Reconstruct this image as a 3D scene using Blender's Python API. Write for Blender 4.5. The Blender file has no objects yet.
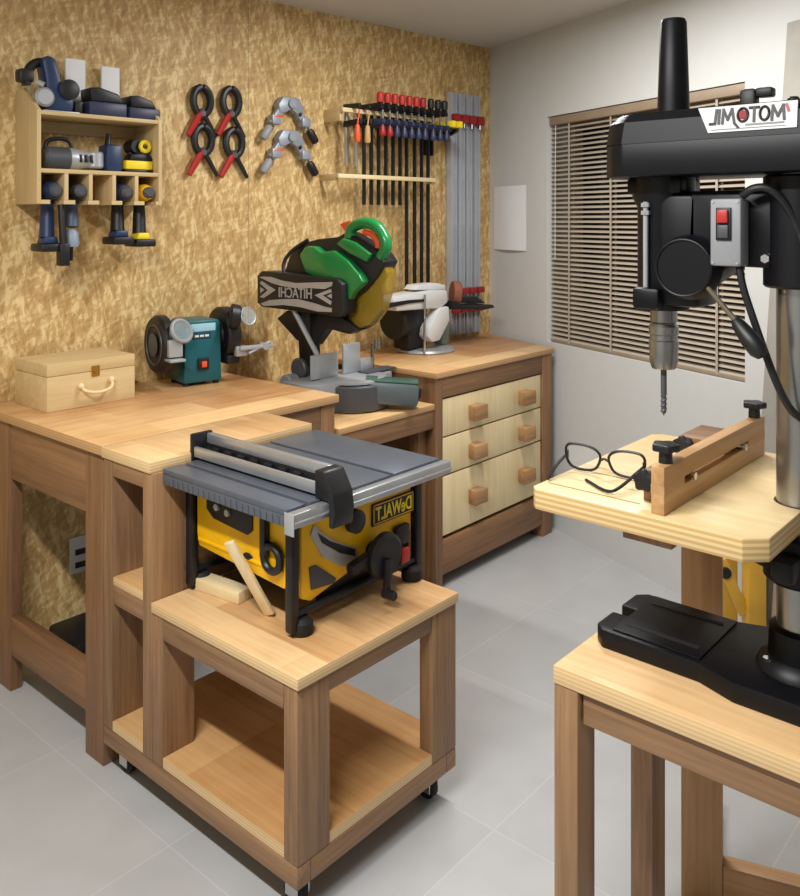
import bpy, bmesh, math, random
from mathutils import Vector, Matrix
random.seed(7)
scene = bpy.context.scene
COL = scene.collection
# ---------------------------------------------------------------- camera model (metres, camera stands at x=y=0)
F, CX, HY, EYE = 850.0, 400.0, 220.0, 1.55
YAW = math.radians(41.1)
S_, C_ = math.sin(YAW), math.cos(YAW)
cam_d = bpy.data.cameras.new('camera'); cam = bpy.data.objects.new('camera', cam_d); COL.objects.link(cam)
cam_d.sensor_fit = 'HORIZONTAL'; cam_d.sensor_width = 36.0; cam_d.lens = F / 800 * 36
cam_d.shift_y = -(448 - HY) / 800.0
cam.location = (0, 0, EYE); cam.rotation_euler = (math.radians(90), 0, YAW - math.radians(90))
cam_d.clip_start = 0.05
scene.camera = cam

def ray(px):                       # horizontal direction of a photo column, per metre of depth
    k = (px - CX) / F
    return S_ * k + C_, -C_ * k + S_
def fl(px, py, z):                 # point on the level plane z
    d = F * (EYE - z) / (py - HY); r = ray(px); return Vector((r[0] * d, r[1] * d, z))
def onY(px, py, Y):
    r = ray(px); d = Y / r[1]; return Vector((r[0] * d, Y, EYE + (HY - py) * d / F))
def onX(px, py, X):
    r = ray(px); d = X / r[0]; return Vector((X, r[1] * d, EYE + (HY - py) * d / F))
def pY(pts, Y): return [(v.x, v.z) for v in (onY(a, b, Y) for a, b in pts)]
def pX(pts, X): return [(v.y, v.z) for v in (onX(a, b, X) for a, b in pts)]
# ---- the two walls
K = Vector((3.96, 2.78, 0)); ZC = 2.52
TILT = math.atan(0.0875)
FW = Matrix.Translation(K) @ Matrix.Rotation(-TILT, 4, 'Z')        # board wall frame: x along wall, -y into the room
FWi = FW.inverted()
_a, _b = ray(-24); _n = math.hypot(_a, _b); WD = Vector((-_a / _n, -_b / _n, 0))   # white wall runs from K along WD
FR = Matrix.Translation(K) @ Matrix(((WD.x, -WD.y, 0, 0), (WD.y, WD.x, 0, 0), (0, 0, 1, 0), (0, 0, 0, 1)))  # x along, y outside
FRi = FR.inverted()
def onF(px, py, Minv, w):          # point of the photo on a plane standing w metres in front of a wall (local x, z)
    o = Minv @ Vector((0, 0, 0)); r = ray(px); dd = Minv.to_3x3() @ Vector((r[0], r[1], 0))
    t = (-w - o.y) / dd.y
    return o.x + t * dd.x, EYE + (HY - py) * t / F
def oW(px, py, w=0.0): return onF(px, py, FWi, w)
def oR(px, py, w=0.0): return onF(px, py, FRi, w)

# ---------------------------------------------------------------- materials
def lin(c):
    return tuple(((v / 255) / 12.92 if v / 255 <= .04045 else ((v / 255 + .055) / 1.055) ** 2.4) for v in c) + (1,)
MATS = {}
def newmat(name):
    m = bpy.data.materials.new(name); m.use_nodes = True
    nt = m.node_tree; b = nt.nodes['Principled BSDF']; return m, nt, b
def plain(name, c, rough=.5, metal=0.0, bump=0, noise=.06, coat=0):
    if name in MATS: return MATS[name]
    m, nt, b = newmat(name)
    b.inputs['Roughness'].default_value = rough; b.inputs['Metallic'].default_value = metal
    if coat: b.inputs['Coat Weight'].default_value = coat
    tc = nt.nodes.new('ShaderNodeTexCoord'); nz = nt.nodes.new('ShaderNodeTexNoise')
    nz.inputs['Scale'].default_value = 14; nz.inputs['Detail'].default_value = 4
    nt.links.new(tc.outputs['Object'], nz.inputs['Vector'])
    r = nt.nodes.new('ShaderNodeValToRGB'); L = lin(c)
    r.color_ramp.elements[0].position = .3; r.color_ramp.elements[1].position = .7
    r.color_ramp.elements[0].color = tuple(v * (1 - noise) for v in L[:3]) + (1,)
    r.color_ramp.elements[1].color = tuple(min(1, v * (1 + noise)) for v in L[:3]) + (1,)
    nt.links.new(nz.outputs['Fac'], r.inputs['Fac']); nt.links.new(r.outputs['Color'], b.inputs['Base Color'])
    if bump:
        n2 = nt.nodes.new('ShaderNodeTexNoise'); n2.inputs['Scale'].default_value = 300
        nt.links.new(tc.outputs['Object'], n2.inputs['Vector'])
        bp = nt.nodes.new('ShaderNodeBump'); bp.inputs['Strength'].default_value = bump; bp.inputs['Distance'].default_value = .002
        nt.links.new(n2.outputs['Fac'], bp.inputs['Height']); nt.links.new(bp.outputs['Normal'], b.inputs['Normal'])
    MATS[name] = m; return m
def wood(name, dark, light, axis='z', rough=.5, fine=60, long=2.5):
    key = name + axis
    if key in MATS: return MATS[key]
    m, nt, b = newmat(key); b.inputs['Roughness'].default_value = rough
    tc = nt.nodes.new('ShaderNodeTexCoord'); mp = nt.nodes.new('ShaderNodeMapping')
    mp.inputs['Scale'].default_value = {'x': (long, fine, fine), 'y': (fine, long, fine), 'z': (fine, fine, long)}[axis]
    nt.links.new(tc.outputs['Object'], mp.inputs['Vector'])
    n1 = nt.nodes.new('ShaderNodeTexNoise'); n1.inputs['Scale'].default_value = 1; n1.inputs['Detail'].default_value = 6
    n1.inputs['Roughness'].default_value = .65; n1.inputs['Distortion'].default_value = .6
    nt.links.new(mp.outputs['Vector'], n1.inputs['Vector'])
    n2 = nt.nodes.new('ShaderNodeTexNoise'); n2.inputs['Scale'].default_value = .12; n2.inputs['Detail'].default_value = 2
    nt.links.new(mp.outputs['Vector'], n2.inputs['Vector'])
    mx = nt.nodes.new('ShaderNodeMath'); mx.operation = 'ADD'
    nt.links.new(n1.outputs['Fac'], mx.inputs[0]); nt.links.new(n2.outputs['Fac'], mx.inputs[1])
    r = nt.nodes.new('ShaderNodeValToRGB'); mr = nt.nodes.new('ShaderNodeMath'); mr.operation = 'MULTIPLY'; mr.inputs[1].default_value = .5
    nt.links.new(mx.outputs[0], mr.inputs[0]); nt.links.new(mr.outputs[0], r.inputs['Fac'])
    r.color_ramp.elements[0].position = .33; r.color_ramp.elements[1].position = .68
    r.color_ramp.elements[0].color = lin(dark); r.color_ramp.elements[1].color = lin(light)
    nt.links.new(r.outputs['Color'], b.inputs['Base Color'])
    bp = nt.nodes.new('ShaderNodeBump'); bp.inputs['Strength'].default_value = .15; bp.inputs['Distance'].default_value = .001
    nt.links.new(n1.outputs['Fac'], bp.inputs['Height']); nt.links.new(bp.outputs['Normal'], b.inputs['Normal'])
    MATS[key] = m; return m
def worktop(name, dark, light, edge_d, edge_l, axis='x', plank=(.9, .11), ply=130.0, rough=.38):
    """board top: glued staves of varying tone, its sides show stacked plies"""
    if name in MATS: return MATS[name]
    m, nt, b = newmat(name); b.inputs['Roughness'].default_value = rough
    tc = nt.nodes.new('ShaderNodeTexCoord')
    mp = nt.nodes.new('ShaderNodeMapping')
    if axis == 'y': mp.inputs['Rotation'].default_value = (0, 0, math.radians(90))
    nt.links.new(tc.outputs['Object'], mp.inputs['Vector'])
    br = nt.nodes.new('ShaderNodeTexBrick'); br.inputs['Scale'].default_value = 1
    br.inputs['Brick Width'].default_value = plank[0]; br.inputs['Row Height'].default_value = plank[1]
    br.inputs['Mortar Size'].default_value = 0.0; br.inputs['Color1'].default_value = (0, 0, 0, 1); br.inputs['Color2'].default_value = (1, 1, 1, 1)
    nt.links.new(mp.outputs['Vector'], br.inputs['Vector'])
    m2 = nt.nodes.new('ShaderNodeMapping'); m2.inputs['Scale'].default_value = (3, 60, 60)
    nt.links.new(mp.outputs['Vector'], m2.inputs['Vector'])
    n1 = nt.nodes.new('ShaderNodeTexNoise'); n1.inputs['Scale'].default_value = 1; n1.inputs['Detail'].default_value = 6; n1.inputs['Distortion'].default_value = .5
    nt.links.new(m2.outputs['Vector'], n1.inputs['Vector'])
    n2 = nt.nodes.new('ShaderNodeTexNoise'); n2.inputs['Scale'].default_value = 5; n2.inputs['Detail'].default_value = 3
    nt.links.new(mp.outputs['Vector'], n2.inputs['Vector'])
    def math_(op, a, bb):
        q = nt.nodes.new('ShaderNodeMath'); q.operation = op
        for i, v in enumerate((a, bb)):
            if isinstance(v, (int, float)): q.inputs[i].default_value = v
            else: nt.links.new(v, q.inputs[i])
        return q.outputs[0]
    f = math_('ADD', math_('MULTIPLY', br.outputs['Color'], .42), math_('ADD', math_('MULTIPLY', n1.outputs['Fac'], .55), math_('MULTIPLY', n2.outputs['Fac'], .5)))
    r = nt.nodes.new('ShaderNodeValToRGB'); nt.links.new(f, r.inputs['Fac'])
    r.color_ramp.elements[0].position = .38; r.color_ramp.elements[1].position = .95
    r.color_ramp.elements[0].color = lin(dark); r.color_ramp.elements[1].color = lin(light)
    sx = nt.nodes.new('ShaderNodeSeparateXYZ'); nt.links.new(tc.outputs['Object'], sx.inputs[0])
    ge = nt.nodes.new('ShaderNodeNewGeometry'); sn = nt.nodes.new('ShaderNodeSeparateXYZ'); nt.links.new(ge.outputs['True Normal'], sn.inputs[0])
    st = math_('FRACT', math_('MULTIPLY', sx.outputs['Z'], ply), 0)
    st = math_('ADD', math_('GREATER_THAN', st, .5), math_('MULTIPLY', n1.outputs['Fac'], .3))
    r2 = nt.nodes.new('ShaderNodeValToRGB'); nt.links.new(st, r2.inputs['Fac'])
    r2.color_ramp.elements[0].color = lin(edge_d); r2.color_ramp.elements[1].color = lin(edge_l)
    mx = nt.nodes.new('ShaderNodeMixRGB'); nt.links.new(math_('LESS_THAN', math_('ABSOLUTE', sn.outputs['Z'], 0), .6), mx.inputs[0])
    nt.links.new(r.outputs['Color'], mx.inputs[1]); nt.links.new(r2.outputs['Color'], mx.inputs[2])
    nt.links.new(mx.outputs[0], b.inputs['Base Color'])
    MATS[name] = m; return m
def osb():
    m, nt, b = newmat('strand_board'); b.inputs['Roughness'].default_value = .55
    tc = nt.nodes.new('ShaderNodeTexCoord'); acc = None
    def math_(op, a, bb):
        q = nt.nodes.new('ShaderNodeMath'); q.operation = op
        for i, v in enumerate((a, bb)):
            if isinstance(v, (int, float)): q.inputs[i].default_value = v
            else: nt.links.new(v, q.inputs[i])
        return q.outputs[0]
    for ang, sc, wt in ((78, (14, 1, 70), .34), (-62, (15, 1, 60), .3), (15, (20, 1, 80), .24), (100, (11, 1, 95), .3), (48, (22, 1, 85), .25)):
        r0 = nt.nodes.new('ShaderNodeMapping'); r0.inputs['Rotation'].default_value = (0, math.radians(ang), 0); r0.inputs['Location'].default_value = (ang * .37, 0, ang * .11)
        nt.links.new(tc.outputs['Object'], r0.inputs['Vector'])
        s0 = nt.nodes.new('ShaderNodeMapping'); s0.inputs['Scale'].default_value = (sc[0], 0, sc[2]); nt.links.new(r0.outputs['Vector'], s0.inputs['Vector'])
        v = nt.nodes.new('ShaderNodeTexVoronoi'); v.inputs['Scale'].default_value = 1.0; nt.links.new(s0.outputs['Vector'], v.inputs['Vector'])
        sp = nt.nodes.new('ShaderNodeSeparateColor'); nt.links.new(v.outputs['Color'], sp.inputs[0])
        # some flakes dark, most light
        q = math_('POWER', sp.outputs[0], 1.6)
        q = math_('MULTIPLY', q, wt); acc = q if acc is None else math_('ADD', acc, q)
    nz = nt.nodes.new('ShaderNodeTexNoise'); nz.inputs['Scale'].default_value = 3; nz.inputs['Detail'].default_value = 5
    nt.links.new(tc.outputs['Object'], nz.inputs['Vector'])
    f = math_('ADD', acc, math_('MULTIPLY', nz.outputs['Fac'], .3))
    r = nt.nodes.new('ShaderNodeValToRGB'); nt.links.new(f, r.inputs['Fac'])
    e = r.color_ramp.elements; e[0].position = .28; e[1].position = 1.08 if False else 1.0
    e[0].color = lin((168, 131, 79)); e[1].color = lin((226, 200, 145))
    k = r.color_ramp.elements.new(.5); k.color = lin((186, 151, 96)); k = r.color_ramp.elements.new(.72); k.color = lin((197, 163, 106))
    # panel joints every 1.22 m
    sx = nt.nodes.new('ShaderNodeSeparateXYZ'); nt.links.new(tc.outputs['Object'], sx.inputs[0])
    u0 = oW(248, 200)[0]
    w = math_('FRACT', math_('MULTIPLY', math_('SUBTRACT', sx.outputs['X'], u0), 1 / 1.22), 0)
    seam = math_('MULTIPLY', math_('LESS_THAN', w, .0025), .55)
    mx = nt.nodes.new('ShaderNodeMixRGB'); nt.links.new(seam, mx.inputs[0]); nt.links.new(r.outputs['Color'], mx.inputs[1]); mx.inputs[2].default_value = lin((92, 66, 36))
    nt.links.new(mx.outputs[0], b.inputs['Base Color'])
    bp = nt.nodes.new('ShaderNodeBump'); bp.inputs['Strength'].default_value = .25; bp.inputs['Distance'].default_value = .002
    nt.links.new(acc, bp.inputs['Height']); nt.links.new(bp.outputs['Normal'], b.inputs['Normal'])
    return m
def tiles():
    m, nt, b = newmat('floor_tile'); b.inputs['Roughness'].default_value = .32
    tc = nt.nodes.new('ShaderNodeTexCoord'); mp = nt.nodes.new('ShaderNodeMapping')
    T = .575; mp.inputs['Location'].default_value = (-1.21 + T * 6, -2.39 + T * 10, 0)
    nt.links.new(tc.outputs['Object'], mp.inputs['Vector'])
    br = nt.nodes.new('ShaderNodeTexBrick'); br.offset = 0; br.inputs['Scale'].default_value = 1
    br.inputs['Brick Width'].default_value = T; br.inputs['Row Height'].default_value = T; br.inputs['Mortar Size'].default_value = .0022
    br.inputs['Color1'].default_value = lin((176, 177, 178)); br.inputs['Color2'].default_value = lin((181, 181, 181)); br.inputs['Mortar'].default_value = lin((190, 190, 188))
    nt.links.new(mp.outputs['Vector'], br.inputs['Vector'])
    nz = nt.nodes.new('ShaderNodeTexNoise'); nz.inputs['Scale'].default_value = 6; nz.inputs['Detail'].default_value = 6; nt.links.new(tc.outputs['Object'], nz.inputs['Vector'])
    mx = nt.nodes.new('ShaderNodeMixRGB'); mx.blend_type = 'SOFT_LIGHT'; mx.inputs[0].default_value = .22
    nt.links.new(br.outputs['Color'], mx.inputs[1]); nt.links.new(nz.outputs['Fac'], mx.inputs[2]); nt.links.new(mx.outputs[0], b.inputs['Base Color'])
    return m
def glassy(name, c, alpha_t=.9, rough=.05):
    if name in MATS: return MATS[name]
    m, nt, b = newmat(name); b.inputs['Base Color'].default_value = lin(c); b.inputs['Roughness'].default_value = rough
    b.inputs['Alpha'].default_value = 1 - alpha_t
    MATS[name] = m; return m
AMBER = None

BROWN = dict(dark=(112, 76, 46), light=(170, 124, 82))
def post(axis): return wood('brown_timber_', (96, 69, 47), (168, 130, 93), axis)
def redd(axis): return wood('reddish_timber_', (94, 64, 42), (158, 117, 80), axis)
def redd2(axis): return wood('light_timber_', (148, 106, 66), (200, 158, 112), axis)
def pine(axis): return wood('pale_pine_', (214, 190, 142), (238, 220, 178), axis, fine=45)
def pale(axis): return wood('pale_board_', (188, 160, 110), (220, 196, 148), axis, fine=40)
M_TOP = worktop('worktop_board', (168, 108, 60), (228, 190, 136), (178, 136, 92), (196, 156, 108), plank=(.55, .16))
M_CTOP = worktop('birch_ply_top', (184, 134, 82), (230, 194, 144), (206, 172, 122), (222, 192, 144), axis='y', plank=(.7, .2))
M_CSH = worktop('cart_shelf_board', (176, 126, 76), (214, 172, 118), (204, 168, 118), (220, 190, 142), axis='y', plank=(3, .7))
M_AUX = worktop('pale_plywood', (212, 184, 130), (234, 212, 166), (192, 156, 100), (222, 196, 142), axis='y', plank=(3, .6), ply=100)
BLACK = plain('black_plastic', (20, 20, 23), .45)
BLK2 = plain('black_paint', (11, 12, 17), .42)
BLK2.node_tree.nodes['Principled BSDF'].inputs['Specular IOR Level'].default_value = .28
RUB = plain('black_rubber', (22, 22, 22), .75)
DGREY = plain('dark_grey', (72, 75, 80), .45, bump=.1)
SAWTOP = plain('grey_cast_top', (92, 98, 108), .38, .25)
GREY = plain('grey_plastic', (142, 144, 148), .5)
LGREY = plain('light_grey_metal', (176, 180, 184), .4, .4)
ALU = plain('aluminium', (190, 193, 198), .32, .75)
CHROME = plain('chrome', (205, 205, 205), .16, 1.0)
STEEL = plain('steel', (150, 150, 148), .26, .9)
YEL = plain('yellow_plastic', (240, 184, 10), .4)
YELB = plain('bright_yellow', (244, 216, 40), .5)
GREEN = plain('green_plastic', (20, 124, 60), .26, coat=.4)
DGREEN = plain('dark_green', (62, 96, 84), .4)
RED = plain('red_plastic', (176, 42, 38), .42)
DRED = plain('dark_red', (150, 30, 34), .45)
ORANGE = plain('orange_plastic', (226, 84, 40), .45)
BLUE = plain('dark_blue_plastic', (34, 54, 90), .42)
NAVY = plain('navy_plastic', (44, 50, 78), .45)
TEAL = plain('teal_paint', (14, 84, 94), .35)
WHITE = plain('white_plastic', (216, 217, 217), .45, noise=.02)
PAPER = plain('white_paper', (236, 236, 238), .8, noise=.01)
WALLW = plain('white_wall_paint', (204, 205, 203), .85, noise=.012)
CEIL = plain('ceiling_paint', (200, 198, 194), .9, noise=.01)
SLAT = plain('blind_slat', (176, 164, 148), .5, noise=.03)
SLATD = plain('blind_rail', (150, 132, 112), .5)
NIGHT = plain('window_glass_night', (12, 13, 17), .06, noise=.0)
AMBER = glassy('amber_guard', (176, 146, 40), .42, .12)
GRITTY = plain('sanding_disc', (136, 82, 62), .9, bump=.5, noise=.2)
CAST = plain('cast_grey', (150, 156, 166), .45, .3)
BOARDG = plain('grey_board', (150, 146, 138), .7)

# ---------------------------------------------------------------- mesh helpers
class B:
    """collects shapes of one mesh; M = frame they are given in"""
    def __init__(s, M=None): s.bm = bmesh.new(); s.M = M or Matrix.Identity(4)
    def _add(s, verts, faces, M=None):
        T = s.M @ M if M is not None else s.M
        vs = [s.bm.verts.new(T @ Vector(v)) for v in verts]
        for f in faces:
            try: s.bm.faces.new([vs[i] for i in f])
            except ValueError: pass
        return vs
    def box(s, x0, x1, y0, y1, z0, z1, bev=0.0, M=None, seg=2):
        if x0 > x1: x0, x1 = x1, x0
        if y0 > y1: y0, y1 = y1, y0
        if z0 > z1: z0, z1 = z1, z0
        t = bmesh.new(); bmesh.ops.create_cube(t, size=1.0)
        for v in t.verts: v.co = Vector(((x0 + x1) / 2 + v.co.x * (x1 - x0), (y0 + y1) / 2 + v.co.y * (y1 - y0), (z0 + z1) / 2 + v.co.z * (z1 - z0)))
        if bev: bmesh.ops.bevel(t, geom=t.edges[:], offset=min(bev, .45 * min(x1 - x0, y1 - y0, z1 - z0)), segments=seg, affect='EDGES', profile=.5)
        s._merge(t, M); return s
    def _merge(s, t, M=None):
        t.verts.index_update()
        s._add([v.co.copy() for v in t.verts], [[v.index for v in f.verts] for f in t.faces], M); t.free()
    def prism(s, pts, axis, a, b, bev=0.0, M=None):
        """polygon pts extruded along axis from a to b ('x': pts=(y,z), 'y': pts=(x,z), 'z': pts=(x,y))"""
        t = bmesh.new()
        def mk(p, h): return {'x': (h, p[0], p[1]), 'y': (p[0], h, p[1]), 'z': (p[0], p[1], h)}[axis]
        va = [t.verts.new(mk(p, a)) for p in pts]; vb = [t.verts.new(mk(p, b)) for p in pts]
        n = len(pts); t.faces.new(va); t.faces.new(vb[::-1])
        for i in range(n): t.faces.new((va[i], vb[i], vb[(i + 1) % n], va[(i + 1) % n]))
        bmesh.ops.recalc_face_normals(t, faces=t.faces[:])
        if bev: bmesh.ops.bevel(t, geom=t.edges[:], offset=bev, segments=2, affect='EDGES', profile=.5)
        s._merge(t, M); return s
    def cyl(s, p0, p1, r0, r1=None, seg=24, bev=0.0, M=None):
        p0, p1 = Vector(p0), Vector(p1); r1 = r0 if r1 is None else r1
        L = (p1 - p0).length
        pr = [(0, 0), (r0, 0), (r1, L), (0, L)]
        if bev: pr = [(0, 0), (r0 - bev, 0), (r0, bev), (r1, L - bev), (r1 - bev, L), (0, L)]
        return s.lathe(pr, p0, p1 - p0, seg, M)
    def lathe(s, prof, o, d, seg=24, M=None):
        o = Vector(o); q = Vector((0, 0, 1)).rotation_difference(Vector(d).normalized()).to_matrix().to_4x4()
        T = Matrix.Translation(o) @ q
        vs = []; ring = []
        for r, z in prof:
            if r < 1e-6: ring.append([len(vs)]); vs.append(T @ Vector((0, 0, z)))
            else:
                ring.append(list(range(len(vs), len(vs) + seg)))
                for i in range(seg):
                    a = 2 * math.pi * i / seg; vs.append(T @ Vector((r * math.cos(a), r * math.sin(a), z)))
        fs = []
        for A, Bq in zip(ring, ring[1:]):
            for i in range(seg):
                j = (i + 1) % seg
                if len(A) == 1 and len(Bq) == 1: continue
                if len(A) == 1: fs.append((A[0], Bq[i], Bq[j]))
                elif len(Bq) == 1: fs.append((A[i], A[j], Bq[0]))
                else: fs.append((A[i], A[j], Bq[j], Bq[i]))
        s._add(vs, fs, M); return s
    def tube(s, pts, r, seg=10, closed=False, smooth=0, M=None, flat=1.0):
        P = [Vector(p) for p in pts]
        for _ in range(smooth):
            Q = []
            n = len(P)
            for i in range(n if closed else n - 1):
                a, b = P[i], P[(i + 1) % n]; Q += [a * .75 + b * .25, a * .25 + b * .75]
            if not closed: Q = [P[0]] + Q + [P[-1]]
            P = Q
        n = len(P); vs = []; fs = []
        up = None
        for i in range(n):
            if closed: d = P[(i + 1) % n] - P[i - 1]
            else: d = P[min(i + 1, n - 1)] - P[max(i - 1, 0)]
            d.normalize()
            if up is None: up = d.orthogonal().normalized()
            up = (up - d * up.dot(d)).normalized(); sd = d.cross(up)
            rr = r[min(i, len(r) - 1)] if isinstance(r, (list, tuple)) else r
            for k in range(seg):
                a = 2 * math.pi * k / seg; vs.append(P[i] + up * (rr * math.cos(a)) + sd * (rr * flat * math.sin(a)))
        for i in range(n if closed else n - 1):
            j = (i + 1) % n
            for k in range(seg):
                l = (k + 1) % seg; fs.append((i * seg + k, i * seg + l, j * seg + l, j * seg + k))
        if not closed: fs += [tuple(range(seg))[::-1], tuple(range((n - 1) * seg, n * seg))]
        s._add(vs, fs, M); return s
    def ball(s, c, r, sc=(1, 1, 1), seg=18, M=None):
        n = seg // 2
        prof = [(0 if i in (0, n) else math.sin(math.pi * i / n) * r, -math.cos(math.pi * i / n) * r) for i in range(n + 1)]
        T = Matrix.Translation(Vector(c)) @ Matrix.Diagonal((sc[0], sc[1], sc[2], 1))
        return s.lathe(prof, (0, 0, 0), (0, 0, 1), seg, (M @ T) if M is not None else T)
    def ring(s, c, d, R, r, seg=32, tseg=10, sc=None, M=None):
        d = Vector(d).normalized(); u = d.orthogonal().normalized(); v = d.cross(u)
        return s.tube([Vector(c) + u * (R * math.cos(2 * math.pi * i / seg)) + v * (R * math.sin(2 * math.pi * i / seg)) for i in range(seg)], r, tseg, closed=True, M=M)
    def bar(s, p0, p1, w, t, up=(0, 0, 1), bev=0.0):
        """rectangular bar between two points: w across, t along 'up'"""
        p0, p1 = Vector(p0), Vector(p1); d = (p1 - p0).normalized(); up = Vector(up); up = (up - d * up.dot(d)).normalized(); sd = d.cross(up)
        T = Matrix.Translation(p0) @ Matrix((d, sd, up)).transposed().to_4x4()
        return s.box(0, (p1 - p0).length, -w / 2, w / 2, -t / 2, t / 2, bev, M=T)

def obj(name, b, mat, parent=None, smooth=35, **props):
    bm = b.bm
    bmesh.ops.recalc_face_normals(bm, faces=bm.faces[:])
    o = None
    me = bpy.data.meshes.new(name)
    if parent is not None:
        inv = world(parent).inverted(); bmesh.ops.transform(bm, matrix=inv, verts=bm.verts[:])
        loc = None
    else:
        xs = [v.co for v in bm.verts]
        lo = Vector([min(v[i] for v in xs) for i in range(3)]); hi = Vector([max(v[i] for v in xs) for i in range(3)])
        loc = Vector(((lo.x + hi.x) / 2, (lo.y + hi.y) / 2, lo.z))
        if props.get('kind') == 'structure': loc = Vector((0, 0, 0))
        bmesh.ops.translate(bm, vec=-loc, verts=bm.verts[:])
    bm.to_mesh(me); bm.free()
    me.materials.append(mat)
    if smooth:
        me.shade_smooth(); me.set_sharp_from_angle(angle=math.radians(smooth))
    o = bpy.data.objects.new(name, me); COL.objects.link(o)
    if parent is not None: o.parent = parent
    else: o.location = loc
    for k, v in props.items(): o[k] = v
    return o
def world(o):
    M = o.matrix_basis.copy() if hasattr(o, 'matrix_basis') else Matrix.Identity(4)
    M = Matrix.LocRotScale(o.location, o.rotation_euler, o.scale)
    return world(o.parent) @ M if o.parent else M
def thing(name, label, cat, loc, rotz=0.0, group=None):
    o = bpy.data.objects.new(name, None); COL.objects.link(o)
    o.location = loc; o.rotation_euler = (0, 0, rotz); o.empty_display_size = .05
    o['label'] = label; o['category'] = cat
    if group: o['group'] = group
    return o
def tag(o, label, cat, group=None):
    o['label'] = label; o['category'] = cat
    if group: o['group'] = group
    return o
def dup(root, delta, label=None):
    r = root.copy(); COL.objects.link(r); r.location = root.location + Vector(delta)
    if label: r['label'] = label
    for ch in list(root.children):
        c = ch.copy(); COL.objects.link(c); c.parent = r
        for g in list(ch.children):
            d = g.copy(); COL.objects.link(d); d.parent = c
    return r
def lettering(name, txt, mat, parent, origin, u, v, width, height, mirror=False, bold=.012, depth=.0008, shear=0.0):
    """raised letters filling width x height with their lower left corner at origin, reading along u"""
    cu = bpy.data.curves.new('t', 'FONT'); cu.body = txt; cu.size = 1; cu.offset = bold; cu.extrude = .01; cu.shear = shear
    t = bpy.data.objects.new('t', cu); COL.objects.link(t)
    dg = bpy.context.evaluated_depsgraph_get(); dg.update()
    me = bpy.data.meshes.new_from_object(t.evaluated_get(dg))
    bpy.data.objects.remove(t); bpy.data.curves.remove(cu)
    xs = [w.co.x for w in me.vertices]; ys = [w.co.y for w in me.vertices]
    x0, x1, y0, y1 = min(xs), max(xs), min(ys), max(ys)
    u = Vector(u).normalized(); v = Vector(v).normalized(); n = u.cross(v); b = B(); vs = []
    for w in me.vertices:
        a = (w.co.x - x0) / (x1 - x0)
        if mirror: a = 1 - a
        vs.append(Vector(origin) + u * (a * width) + v * ((w.co.y - y0) / (y1 - y0) * height) + n * (depth if w.co.z > 0 else -depth))
    b._add(vs, [list(p.vertices) for p in me.polygons]); bpy.data.meshes.remove(me)
    return obj(name, b, mat, parent, smooth=0)

# ================================================================ THE ROOM
XL_, YF_ = -1.6, -2.3
def wall_x(t): return K + WD * t
b = B(); b.box(XL_ - .3, 4.6, YF_ - .3, 3.6, -.1, 0); obj('floor', b, tiles(), kind='structure')
b = B(); b.box(XL_ - .3, 4.6, YF_ - .3, 3.6, ZC, ZC + .1); obj('ceiling', b, CEIL, kind='structure')
# board wall (local frame of the wall)
o = None
b = B(); b.box(-6.0, .02, 0, .08, 0, ZC)
o = obj('wall_back', b, osb(), kind='structure'); o.matrix_world = FW
# white wall with its window opening
uA, zA = oR(547, 118); _, zB = oR(549, 342); uB, _ = oR(745, 83)
WT = zA + .005; WB = zB + .0; uA -= .0; DEP = .16; TH = .3
b = B(); b.box(-.3, uA, 0, TH, 0, ZC); b.box(uB, 6.2, 0, TH, 0, ZC); b.box(uA, uB, 0, TH, WT, ZC); b.box(uA, uB, 0, TH, 0, WB)
o = obj('wall_right', b, WALLW, kind='structure'); o.matrix_world = FR
b = B(); b.box(XL_ - .1, XL_, YF_, 3.4, 0, ZC); obj('wall_left', b, WALLW, kind='structure')
b = B(); b.box(XL_, 2.4, YF_ - .1, YF_, 0, ZC); obj('wall_front', b, WALLW, kind='structure')
# window behind the blind: dark night pane in a frame
b = B(); b.box(uA, uB, DEP + .03, DEP + .05, WB, WT)
w1 = obj('window_1', b, NIGHT, kind='structure'); w1.matrix_world = FR
b = B()
for q in ((uA, uA + .05), ((uA + uB) / 2 - .03, (uA + uB) / 2 + .03), (uB - .05, uB)): b.box(q[0], q[1], DEP, DEP + .06, WB, WT, .004)
for q in ((WB, WB + .05), (WT - .05, WT)): b.box(uA, uB, DEP, DEP + .06, q[0], q[1], .004)
wf = obj('window_frame', b, SLATD, None, kind='structure'); wf.parent = w1; wf.matrix_world = FR; wf.location = (0, 0, 0); wf.matrix_basis = Matrix.Identity(4)

# venetian blind hanging in the opening
um = (uA + uB) / 2; BX0, BX1 = uA + .012, uB - .004
t = thing('venetian_blind', 'wide beige venetian blind with closed dark gaps covering the window', 'blind', FR @ Vector((um, .03, WB)), math.atan2(WD.y, WD.x))
b = B(FR); b.box(BX0, BX1, .005, .055, WT - .045, WT - .004, .003); obj('headrail', b, SLATD, t)
N = 46; zt, zb_ = WT - .06, WB + .025
first = None
for i in range(N):
    z = zt + (zb_ - zt) * i / (N - 1)
    if first is None:
        Ms = FR @ Matrix.Translation((um, .03, z)) @ Matrix.Rotation(math.radians(30), 4, 'X')
        L = (BX1 - BX0) / 2
        b = B(Ms)
        prof = [(-.0125, -.0008), (-.006, .0012), (0, .0018), (.006, .0012), (.0125, -.0008), (.0125, -.0016), (.006, .0004), (0, .001), (-.006, .0004), (-.0125, -.0016)]
        b.prism(prof, 'x', -L, L); first = obj('slat', b, SLAT, t)
    else:
        c = first.copy(); COL.objects.link(c); c.location = (0, 0, z - zt)
b = B(FR); b.box(BX0, BX1, .015, .045, WB + .002, WB + .018, .003); obj('bottom_rail', b, SLATD, t)
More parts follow.
